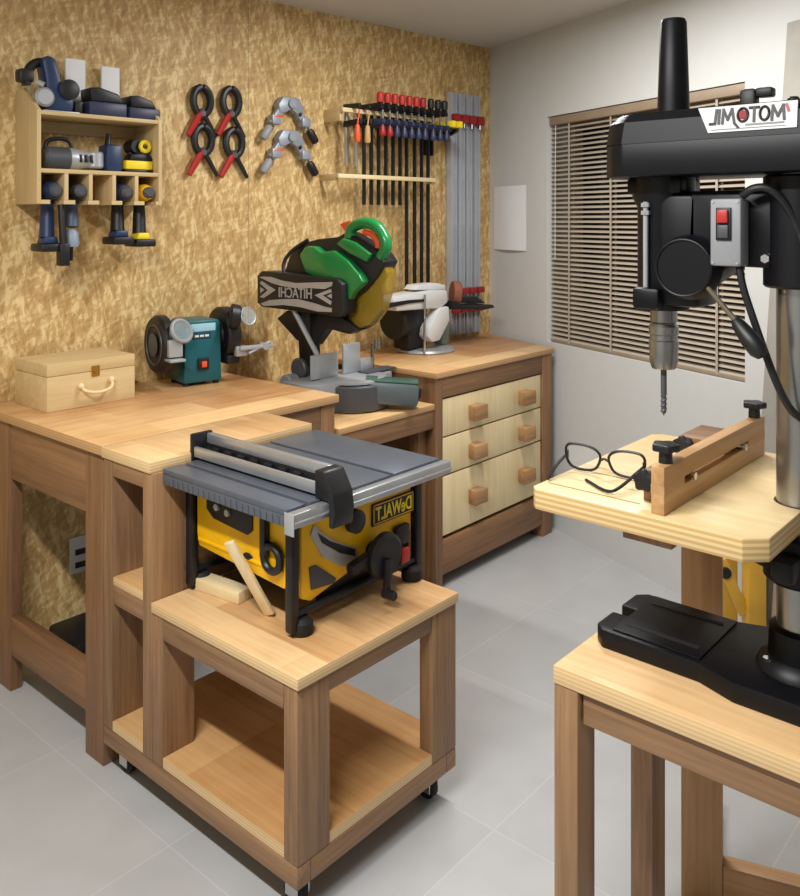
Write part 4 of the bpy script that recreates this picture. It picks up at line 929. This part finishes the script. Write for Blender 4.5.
# ================================================================ TOOL SHELF ON THE BOARD WALL
SD = .20
def fw(px, py, w): u, z = oW(px, py, w); return u, z
ul, _ = fw(37, 150, SD); ur, _ = fw(162, 150, SD); _, zt1 = fw(38, 109, SD); _, zm1 = fw(38, 168, SD); _, zb0 = fw(60, 204, SD)
TT = .014
cuS = Vector(((ul + ur) / 2, 0, zb0))
t = thing('tool_shelf', 'pale wooden wall rack with two shelves and five cubbies for cordless tools', 'shelf', FW @ cuS, -TILT)
for u_ in (ul, ur - TT):
    b = B(FW); b.prism([(-.001, zb0), (-.001, zt1 + .085), (-.07, zt1 + .085), (-SD, zt1 + .0), (-SD, zb0)], 'x', u_, u_ + TT, .001); obj('side_panel', b, pale('z'), t)
UA, UB = ul + TT + .0003, ur - TT - .0003
for z_, nm in ((zt1 - TT - .002, 'upper_shelf'), (zm1 - TT, 'lower_shelf')):
    b = B(FW); b.box(UA, UB, -SD + .001, -.012, z_, z_ + TT, .001); obj(nm, b, pale('x'), t)
zsh1 = zt1 - .002; zsh2 = zm1
b = B(FW); b.box(UA, UB, -.0115, -.001, zt1 - .06, zt1 - TT - .0025, .001); obj('hanging_rail', b, pale('x'), t)
ndiv = 5; cwid = (UB - UA) / ndiv
for i in range(1, 5):
    b = B(FW); u_ = UA + cwid * i; b.box(u_ - .007, u_ + .007, -SD + .001, -.012, zb0 + TT + .0003, zm1 - TT - .0003, .001); obj('divider', b, pale('z'), t)
# cubby floor with one slot per cubby
b = B(FW); slot = .046
b.box(UA, UB, -.05, -.012, zb0, zb0 + TT)
e = UA
for i in range(5):
    uc = UA + cwid * (i + .62); b.box(e, uc - slot / 2, -SD + .001, -.05, zb0, zb0 + TT); e = uc + slot / 2
b.box(e, UB, -SD + .001, -.05, zb0, zb0 + TT); obj('cubby_floor', b, pale('x'), t)
Z5 = zb0 + TT
# ---- pistol tools hanging in the slots
def drill(i, body, grip, batt, label, handle_len=.13, nose=True, battery=True):
    uc = UA + cwid * (i + .62); y = -.115
    t = thing('cordless_drill', label, 'drill', FW @ Vector((uc, y, zb0 - handle_len - .04)), -TILT, 'cordless tools hanging in the rack')
    b = B(FW); b.lathe([(0, 0), (.026, 0), (.032, .01), (.032, .11), (.026, .13), (0, .13)], (uc, -.05, Z5 + .033), (0, -1, 0), 20); bd = obj('body', b, body, t)
    b = B(FW); b.lathe([(0, 0), (.021, 0), (.022, .012), (.014, .02), (0, .02)], (uc, -.18, Z5 + .033), (0, -1, 0), 16); obj('chuck', b, DGREY, t)
    b = B(FW); b.tube([(uc, -.11, Z5 + .02), (uc, -.112, zb0 - .03), (uc - .004, -.12, zb0 - handle_len + .02)], [.02, .02, .02, .022, .023, .024], 12, smooth=1, flat=1.1); obj('grip', b, grip, t)
    if battery:
        b = B(FW); z_ = zb0 - handle_len; b.box(uc - .042, uc + .038, -.175, -.07, z_ - .03, z_ - .002, .006); bt = obj('battery', b, batt[0], t)
        b = B(FW); b.prism([(uc - .03, z_ - .002), (uc + .026, z_ - .002), (uc + .02, z_ + .022), (uc - .022, z_ + .022)], 'y', -.155, -.09, .005); obj('battery_mount', b, batt[1], t)
    return t, uc
drill(0, BLUE, BLUE, (BLACK, BLUE), 'blue cordless drill hanging in leftmost cubby of the wall rack', .135)
t, uc = drill(1, BLACK, plain('slate_blue', (70, 84, 104), .5), (GREY, GREY), 'slim grey screwdriver hanging in second cubby from left', .10, battery=False)
b = B(FW); b.lathe([(0, 0), (.024, .0), (.028, .012), (.024, .05), (.014, .062), (0, .062)], (uc - .004, -.12, zb0 - .15), (0, 0, 1), 18); obj('nose_cone', b, plain('pale_slate', (140, 154, 172), .45), t)
b = B(FW); b.cyl((uc - .004, -.12, zb0 - .20), (uc - .004, -.12, zb0 - .149), .006, .008, seg=10); obj('driver_bit', b, BLACK, t)
drill(3, NAVY, BLACK, (BLACK, BLUE), 'blue and black cordless driver hanging in fourth cubby from left', .115)
drill(4, YEL, BLACK, (BLACK, YELB), 'yellow and black cordless drill hanging in rightmost cubby', .125)
uc = UA + cwid * 1.0 - .002
b = B(FW); b.tube([(uc, -.16, zb0 - .002), (uc + .002, -.165, zb0 - .10), (uc + .004, -.165, zb0 - .14)], .012, 10); b.box(uc - .014, uc + .022, -.185, -.145, zb0 - .215, zb0 - .135, .006)
tag(obj('spare_battery', b, BLACK), 'black stick battery hanging below rack between two leftmost tools', 'battery')
# ---- upper shelf
def uz(px, py, w=.11): return oW(px, py, w)
YS = -.11
u0 = uz(46, 95)[0]
t = thing('cordless_saw', 'dark blue cordless saw at left end of the rack top shelf', 'power tool', FW @ Vector((u0, YS, zsh1)), -TILT)
b = B(FW); b.box(u0 - .03, u0 + .095, YS - .06, YS + .06, zsh1, zsh1 + .007, .002); obj('sole_plate', b, LGREY, t)
b = B(FW); b.prism([(u0 - .02, zsh1 + .008), (u0 + .08, zsh1 + .008), (u0 + .085, zsh1 + .06), (u0 + .05, zsh1 + .075), (u0 + .03, zsh1 + .15), (u0 + .02, zsh1 + .19), (u0 - .01, zsh1 + .2), (u0 - .03, zsh1 + .18), (u0 - .015, zsh1 + .1)], 'y', YS - .045, YS + .03, .012); obj('body', b, BLUE, t)
b = B(FW); b.tube([(u0 + .0, YS - .01, zsh1 + .18), (u0 - .05, YS - .01, zsh1 + .17), (u0 - .075, YS - .01, zsh1 + .12), (u0 - .07, YS - .01, zsh1 + .09)], .016, 10, smooth=2); b.box(u0 - .10, u0 - .05, YS - .03, YS + .02, zsh1 + .10, zsh1 + .145, .008); obj('handle', b, BLACK, t)
b = B(FW); b.lathe([(0, 0), (.03, 0), (.036, .008), (0, .02)], (u0 + .062, YS - .046, zsh1 + .085), (0, -1, 0), 20); obj('depth_dial', b, BLACK, t)
b = B(FW); b.lathe([(0, 0), (.03, 0), (.034, .008), (.026, .016), (0, .016)], (u0 - .025, YS - .046, zsh1 + .05), (0, -1, 0), 24); b.tube([(u0 - .05, YS - .05, zsh1 + .10), (u0 - .03, YS - .06, zsh1 + .09)], .01, 8); obj('blade_cover', b, LGREY, t)
for (pa_, pb_, lab_) in (((65, 58), (85, 97), 'taller white card standing behind the chargers on rack top shelf'), ((101, 66), (119, 92), 'shorter white card standing behind the middle charger on rack top shelf')):
    ua_, za_ = uz(*pa_, .03); ub_, zb2 = uz(*pb_, .03)
    b = B(FW); b.box(ua_, ub_, -.036, -.024, zsh1, za_, .002)
    o = tag(obj('white_card', b, PAPER), lab_, 'card', 'white cards on the rack')
def charger(px0, px1, w, h, label):
    ua_ = uz(px0, 110, .13)[0]; ub_ = uz(px1, 110, .13)[0]
    t = thing('battery_charger', label, 'charger', FW @ Vector(((ua_ + ub_) / 2, -.125, zsh1)), -TILT, 'chargers on the rack top shelf')
    b = B(FW); b.box(ua_, ub_, -.175, -.075, zsh1, zsh1 + h * .5, .008); obj('base', b, NAVY, t)
    b = B(FW); b.prism([(ua_ + .01, zsh1 + h * .5 + .0005), (ub_ - .012, zsh1 + h * .5 + .0005), (ub_ - .03, zsh1 + h * .82), (ua_ + .04, zsh1 + h), (ua_ + .005, zsh1 + h * .95)], 'y', -.17, -.08, .006); obj('battery', b, BLACK, t)
charger(84, 122, 0, .105, 'black battery charger in middle of the rack top shelf')
charger(124, 155, 0, .09, 'black battery charger at right end of the rack top shelf')
b = B(FW); ua_ = uz(75, 100, .12)[0]; b.box(ua_ - .012, ua_ + .02, -.15, -.10, zsh1, zsh1 + .05, .006); tag(obj('small_battery', b, BLACK), 'small black battery between blue saw and middle charger', 'battery')
# ---- lower shelf: grinder with auxiliary handle, blue and yellow tools
ua_ = uz(42, 155, .12)[0]; ub_ = uz(101, 155, .12)[0]; zc = zsh2 + .0412
t = thing('angle_grinder', 'black and silver angle grinder lying on the rack lower shelf', 'angle grinder', FW @ Vector(((ua_ + ub_) / 2, -.12, zsh2)), -TILT)
L = ub_ - ua_
b = B(FW); b.lathe([(0, 0), (.032, 0), (.04, .01), (.041, L * .42), (0, L * .42)], (ua_, -.12, zc), (1, 0, 0), 24); obj('motor_body', b, DGREY, t)
b = B(FW); b.lathe([(0, 0), (.04, 0), (.04, L * .1), (.032, L * .3), (.03, L * .4), (0, L * .42)], (ua_ + L * .421, -.12, zc), (1, 0, 0), 24); b.cyl((ua_ + L * .88, -.12, zc - .03), (ua_ + L * .88, -.12, zc + .03), .034, seg=24, bev=.006); obj('gear_head', b, LGREY, t)
b = B(FW)
for k in range(3): b.box(ua_ + L * (.55 + k * .09), ua_ + L * (.6 + k * .09), -.16, -.152, zc - .012, zc + .016, .002)
obj('vent', b, BLACK, t)
b = B(FW); b.tube([(ua_ + .02, -.09, zc + .034), (ua_ + .03, -.09, zc + .065), (ua_ + .07, -.09, zc + .075), (ua_ + .11, -.09, zc + .07), (ua_ + .12, -.09, zc + .034)], .008, 8, smooth=2); obj('side_handle', b, BLACK, t)
ua_ = uz(101, 155, .12)[0]; ub_ = uz(119, 155, .12)[0]
t = thing('battery_tool', 'squat dark blue cordless tool next to grinder on lower shelf', 'power tool', FW @ Vector(((ua_ + ub_) / 2, -.12, zsh2)), -TILT)
b = B(FW); b.box(ua_ + .004, ub_ - .002, -.16, -.08, zsh2, zsh2 + .10, .012); obj('body', b, BLUE, t)
b = B(FW); b.cyl(((ua_ + ub_) / 2 - .01, -.12, zsh2 + .095), ((ua_ + ub_) / 2, -.11, zsh2 + .14), .012, .009, seg=12); obj('neck', b, BLACK, t)
ua_ = uz(120, 155, .12)[0]; ub_ = uz(155, 155, .12)[0]
t = thing('cordless_nailer', 'yellow and black cordless tool with ring nose on lower shelf', 'power tool', FW @ Vector(((ua_ + ub_) / 2, -.12, zsh2)), -TILT)
b = B(FW); b.box(ua_ + .002, ua_ + .11, -.165, -.09, zsh2 + .012, zsh2 + .045, .006); obj('battery', b, YELB, t)
b = B(FW); b.box(ua_ + .002, ub_ - .02, -.16, -.085, zsh2, zsh2 + .0118, .004); b.prism([(ua_ + .02, zsh2 + .0455), (ua_ + .125, zsh2 + .0455), (ua_ + .10, zsh2 + .075), (ua_ + .03, zsh2 + .07)], 'y', -.155, -.095, .006); b.box(ua_ + .112, ua_ + .135, -.15, -.09, zsh2 + .01, zsh2 + .06, .008); obj('body', b, BLACK, t)
b = B(FW); b.cyl((ua_ + .06, -.08, zsh2 + .10), (ua_ + .06, -.14, zsh2 + .10), .028, .025, seg=22); b.tube([(ua_ + .05, -.10, zsh2 + .072), (ua_ + .055, -.10, zsh2 + .09)], .014, 8); obj('motor', b, BLACK, t)
b = B(FW); b.ring((ua_ + .085, -.15, zsh2 + .10), (0, -1, 0), .018, .008, 24, 8); b.tube([(ua_ + .07, -.14, zsh2 + .095), (ua_ + .085, -.146, zsh2 + .085)], .008, 6); obj('nose_ring', b, YELB, t)

# ================================================================ SPRING CLAMPS (four)
def wpt(px, py, w): u, z = oW(px, py, w); return Vector((u, -w, z))
base_c = wpt(202, 101, .02)
t = thing('spring_clamp', 'black spring clamp with red handle, upper left of the four', 'clamp', FW @ Vector((base_c.x, 0, base_c.z - .14)), -TILT, 'spring clamps on the board wall')
u_, z_ = base_c.x, base_c.z
b = B(FW); n = 26; L1 = []
for i in range(n):
    a = math.radians(91 + 165 * i / (n - 1)); L1.append((u_ + .040 * math.cos(a), -.02, z_ + .056 * math.sin(a)))
b.tube(L1, [.011] + [.0155] * 24 + [.012], 10); obj('jaw', b, BLACK, t)
b = B(FW); L2 = [(2 * u_ - x, y, z) for x, y, z in L1]; b.tube(L2, [.011] + [.0155] * 24 + [.012], 10); obj('jaw', b, BLACK, t)
b = B(FW); b.cyl((u_, -.034, z_ - .052), (u_, -.0005, z_ - .052), .012, seg=16); b.ring((u_, -.02, z_ - .05), (0, 1, 0), .016, .005, 20, 8); obj('pivot_spring', b, DGREY, t)
b = B(FW); b.tube([(u_ - .005, -.022, z_ - .045), (u_ - .03, -.024, z_ - .085), (u_ - .066, -.024, z_ - .145)], [.013, .016, .017, .017, .014], 10, smooth=1, flat=.8); obj('handle', b, RED, t, label='red handle')
b = B(FW); b.tube([(u_ + .005, -.018, z_ - .045), (u_ + .03, -.018, z_ - .085), (u_ + .068, -.018, z_ - .145)], [.011, .012, .012, .012, .010], 10, smooth=1, flat=.8); obj('handle', b, BLACK, t)
for (px, py), lab_ in (((231, 102), 'black spring clamp with red handle, upper right of the four'), ((203, 140), 'black spring clamp with red handle, lower left of the four'), ((234, 143), 'black spring clamp with red handle, lower right of the four')):
    c = wpt(px, py, .02); dup(t, FW.to_3x3() @ (c - base_c), lab_)
# a slight scatter in how they hang
# ================================================================ CORNER CLAMPS (two)
base_c = wpt(289, 106, .03)
t = thing('corner_clamp', 'silver cast corner clamp with black screw handles, upper of the two', 'clamp', FW @ Vector((base_c.x, 0, base_c.z - .15)), -TILT, 'corner clamps on the board wall')
u_, z_ = base_c.x, base_c.z
b = B(FW); b.prism([(u_ - .062, z_ - .036), (u_ - .07, z_ + .0), (u_ - .042, z_ + .038), (u_ + .042, z_ + .038), (u_ + .07, z_), (u_ + .062, z_ - .036), (u_ + .03, z_ - .034), (u_, z_ - .016), (u_ - .03, z_ - .034)], 'y', -.05, -.006, .006); b.cyl((u_, -.062, z_ + .008), (u_, -.05, z_ + .008), .02, seg=18); b.box(u_ - .018, u_ + .018, -.006, -.0005, z_ - .0, z_ + .02); obj('corner_body', b, CAST, t)
for s in (-1, 1):
    b = B(FW); b.bar((u_ + s * .045, -.03, z_ - .02), (u_ + s * .10, -.03, z_ - .09), .036, .03, up=(0, 1, 0), bev=.005); b.box(u_ + s * .082 - .024, u_ + s * .082 + .024, -.055, -.012, z_ - .09, z_ - .048, .006); am = obj('clamp_arm', b, CAST, t)
    b = B(FW); b.tube([(u_ + s * .075, -.036, z_ - .055), (u_ + s * .11, -.036, z_ - .105)], .006, 8); obj('screw', b, STEEL, am)
    b = B(FW); b.lathe([(0, 0), (.014, 0), (.019, .012), (.019, .06), (.014, .068), (0, .07)], (u_ + s * .108, -.036, z_ - .10), (s * .55, 0, -.8), 14); obj('screw_handle', b, BLACK if s > 0 else GREY, am)
    b = B(FW); b.cyl((u_ + s * .05, -.05, z_ - .05), (u_ + s * .1, -.05, z_ - .06), .006, seg=8) if s < 0 else b.ball((u_ + s * .05, -.045, z_ - .035), .01)
    obj('swivel_pad', b, ORANGE if s < 0 else BLACK, am)
c = wpt(289, 139, .03); dup(t, FW.to_3x3() @ (c - base_c), 'silver cast corner clamp with black screw handles, lower of the two')

# ================================================================ CLAMP RACK WITH BAR CLAMPS
RD = .14
ra, rz = oW(343, 104, RD); rb, rz2 = oW(436, 121, RD); rz = (rz + rz2) / 2; la, lz = oW(330, 172, RD); lb_, lz2 = oW(436, 179, RD); lz = (lz + lz2) / 2
t = thing('clamp_rack', 'pale wooden clamp rack of two rails on the board wall', 'rack', FW @ Vector(((ra + rb) / 2, 0, lz)), -TILT)
for a_, e_, z_, nm in ((ra, rb, rz, 'upper_rail'), (la + .05, lb_, lz, 'lower_rail')):
    b = B(FW); b.box(a_, e_, -RD, -RD + .022, z_ - .02, z_, .002); obj(nm, b, pine('x'), t)
for a_ in (ra, rb - .016):
    b = B(FW); b.box(a_, a_ + .016, -RD + .0225, -.001, rz - .06, rz, .002); obj('upper_bracket', b, pale('y'), t)
for a_ in (la + .05, lb_ - .016):
    b = B(FW); b.box(a_, a_ + .016, -RD + .0225, -.001, lz - .03, lz, .002); obj('lower_bracket', b, pale('y'), t)
BW = -RD + .05
def f_clamp(px, ztop, zbot, barmat, padmat, gripmat, label, grip_len=.11, armz=.05, hand=-.05):
    u_ = oW(px, 150, RD - .05)[0]
    t = thing('bar_clamp', label, 'clamp', FW @ Vector((u_, BW, zbot)), -TILT, 'bar clamps on the rack')
    b = B(FW); b.box(u_ - .005, u_ + .005, BW - .009, BW + .009, zbot, rz + .02, .001); obj('bar', b, barmat, t)
    b = B(FW); b.prism([(BW + .015, rz + .001), (BW + .015, rz + .032), (-RD - .075, rz + .032), (-RD - .085, rz + .001)], 'x', u_ - .009, u_ + .009, .003); j = obj('fixed_jaw', b, BLACK, t)
    b = B(FW); b.lathe([(0, 0), (.015, 0), (.017, .01), (.017, .04), (.011, .048), (0, .048)], (u_ - .002, -RD - .066, rz + .0322), (0, 0, 1), 12); obj('pad_cap', b, padmat, j)
    za = rz - armz
    b = B(FW); b.prism([(BW + .018, za - .03), (BW + .018, za + .012), (-RD - .02, za + .008), (-RD - .095, za + .004), (-RD - .095, za - .018)], 'x', u_ - .009, u_ + .009, .003); s_ = obj('sliding_arm', b, NAVY, t)
    b = B(FW); b.cyl((u_, -RD - .08, za - .03), (u_, -RD - .08, rz - .004), .005, seg=8); obj('screw', b, STEEL, s_)
    b = B(FW); b.lathe([(0, 0), (.013, 0), (.017, .012), (.015, grip_len * .6), (.011, grip_len), (0, grip_len)], (u_, -RD - .08, za - .03 - grip_len), (0, 0, 1), 14); obj('screw_handle', b, gripmat, s_)
    return t
zmed = oW(380, 205, RD - .05)[1]; zlong = oW(415, 290, RD - .05)[1]; zsm = oW(345, 166, RD - .05)[1]
names = ['first', 'second', 'third', 'fourth', 'fifth', 'sixth']
for i, px in enumerate((364, 371.2, 378.5, 385.8, 393, 400)):
    f_clamp(px, 0, zmed, BLACK, RED, DRED if i < 2 else NAVY, 'short black bar clamp with red cap, %s from left in row of six' % names[i], .045)
for i, px in enumerate((406.5, 414.5, 421.5, 428)):
    f_clamp(px, 0, zlong, BLACK, DRED if i < 1 else BLACK, NAVY, 'long black bar clamp reaching down to sander, %s from left of the four' % names[i], .045)
for i, px in enumerate((346, 356)):
    u_ = oW(px, 150, RD - .05)[0]
    t = thing('bar_clamp', ['small silver bar clamp with orange handle at left end of rack', 'small silver bar clamp second from left end of rack'][i], 'clamp', FW @ Vector((u_, BW, zsm)), -TILT, 'bar clamps on the rack')
    b = B(FW); b.box(u_ - .006, u_ + .006, BW - .008, BW + .008, zsm, rz + .012, .001); obj('bar', b, ALU, t)
    b = B(FW); b.prism([(BW + .012, rz + .001), (BW + .012, rz + .024), (-RD - .05, rz + .02), (-RD - .055, rz + .001)], 'x', u_ - .008, u_ + .008, .003); obj('fixed_jaw', b, BLACK, t)
    b = B(FW); b.prism([(BW + .012, rz - .085), (BW + .012, rz - .055), (-RD - .06, rz - .05), (-RD - .06, rz - .075)], 'x', u_ - .008, u_ + .008, .003); s_ = obj('sliding_arm', b, BLACK, t)
    b = B(FW); b.lathe([(0, 0), (.011, 0), (.015, .01), (.012, .07), (.009, .08), (0, .08)], (u_ - .012, -RD - .045, rz - .16), (0, 0, 1), 14); b.cyl((u_ - .012, -RD - .045, rz - .082), (u_ - .004, -RD - .05, rz - .01), .004, seg=8); obj('screw_handle', b, [ORANGE, plain('tan_handle', (190, 150, 96), .5)][i], s_)
# yellow quick clamps at the right end
for i, px in enumerate((440.5, 447)):
    u_ = oW(px, 128, RD)[0]; zz = oW(437, 126, RD)[1]; zl = oW(437, 150, RD)[1]
    t = thing('quick_clamp', ['yellow handled quick clamp hung right of the long bar clamps', 'yellow handled quick clamp nearest the aluminium clamps'][i], 'clamp', FW @ Vector((u_, -RD, zl)), -TILT, 'yellow quick clamps')
    b = B(FW); b.box(u_ - .014, u_ + .014, -RD - .10, -.03, zz - .012, zz + .022, .006); bd = obj('handle', b, YELB, t)
    b = B(FW); b.box(u_ - .005, u_ + .005, -.042, -.0005, zl - .02, zz + .03, .002); obj('bar', b, BLACK, t)
    b = B(FW); b.prism([(-RD - .08, zz - .0125), (-.05, zz - .0125), (-.06, zz - .06), (-RD - .03, zz - .045), (-RD - .07, zz - .03)], 'x', u_ - .01, u_ + .01, .003); obj('trigger', b, BLACK, t)
# ================================================================ ALUMINIUM SASH CLAMPS (four)
uu0 = [oW(px, 150, .03)[0] for px in (452.5, 460.5, 468, 476)]
_, zt_ = oW(464, 94, .03); _, zh = oW(464, 119, .03); zlow = BT + .02; _, zlh = oW(470, 289, .03)
first = None
places = ['leftmost of the four', 'second from left of the four', 'third from left of the four', 'rightmost of the four']
wd = (uu0[1] - uu0[0]) * .36
for i, u_ in enumerate(uu0):
    if first is None:
        t = thing('sash_clamp', 'long grey aluminium sash clamp with red head, ' + places[i], 'clamp', FW @ Vector((u_, -.03, zlow)), -TILT, 'aluminium sash clamps'); first = t
        b = B(FW); b.box(u_ - wd, u_ + wd, -.03, -.004, zlow, zt_, .002); b.box(u_ - wd, u_ - wd + .006, -.042, -.03, zlow, zt_, .001); b.box(u_ + wd - .006, u_ + wd, -.042, -.03, zlow, zt_, .001); obj('channel_bar', b, plain('dull_aluminium', (186, 190, 196), .5, .3), t)
        b = B(FW); b.box(u_ - wd - .004, u_ + wd + .004, -.075, -.0425, zh - .03, zh + .018, .008); hd_ = obj('head', b, DRED, t)
        b = B(FW); b.cyl((u_, -.06, zh - .03), (u_, -.06, zh - .055), .008, seg=10); obj('screw_end', b, STEEL, hd_)
        b = B(FW); b.box(u_ - wd - .004, u_ + wd + .004, -.075, -.0425, zlh - .02, zlh + .012, .007); obj('sliding_jaw', b, DRED, t)
        b = B(FW); b.box(u_ - wd - .004, u_ + wd + .004, -.07, -.0425, zlh - .12, zlh - .09, .007); obj('foot_stop', b, DRED, t)
    else: dup(first, FW.to_3x3() @ Vector((u_ - uu0[0], 0, 0)), 'long grey aluminium sash clamp with red head, ' + places[i])

# ================================================================ LIGHT: two ceiling panels
def panel(name, x, y, sx, sy, power, label):
    t = thing(name, label, 'ceiling light', (x, y, ZC - .03))
    b = B(); b.box(x - sx / 2 - .03, x + sx / 2 + .03, y - sy / 2 - .03, y + sy / 2 + .03, ZC - .03, ZC, .004); obj('housing', b, WHITE, t)
    L = bpy.data.lights.new('ceiling_lamp', 'AREA'); L.shape = 'RECTANGLE'; L.size = sx; L.size_y = sy; L.energy = power; L.color = (1, .99, .97)
    o = bpy.data.objects.new('ceiling_lamp', L); COL.objects.link(o); o.location = (x, y, ZC - .034)
panel('ceiling_light', .12, 1.0, .10, 1.3, 78, 'long white ceiling tube light over the open floor left of cart')
panel('ceiling_light', 2.5, 1.55, .10, 1.0, 36, 'long white ceiling tube light above space between cart and window')
W = bpy.data.worlds.new('world'); scene.world = W; W.use_nodes = True
W.node_tree.nodes['Background'].inputs[0].default_value = (.9, .93, 1, 1); W.node_tree.nodes['Background'].inputs[1].default_value = .02
vs_ = scene.view_settings; vs_.view_transform = 'Standard'; vs_.look = 'None'; vs_.gamma = 1; vs_.use_curve_mapping = False; vs_.exposure = 0.0
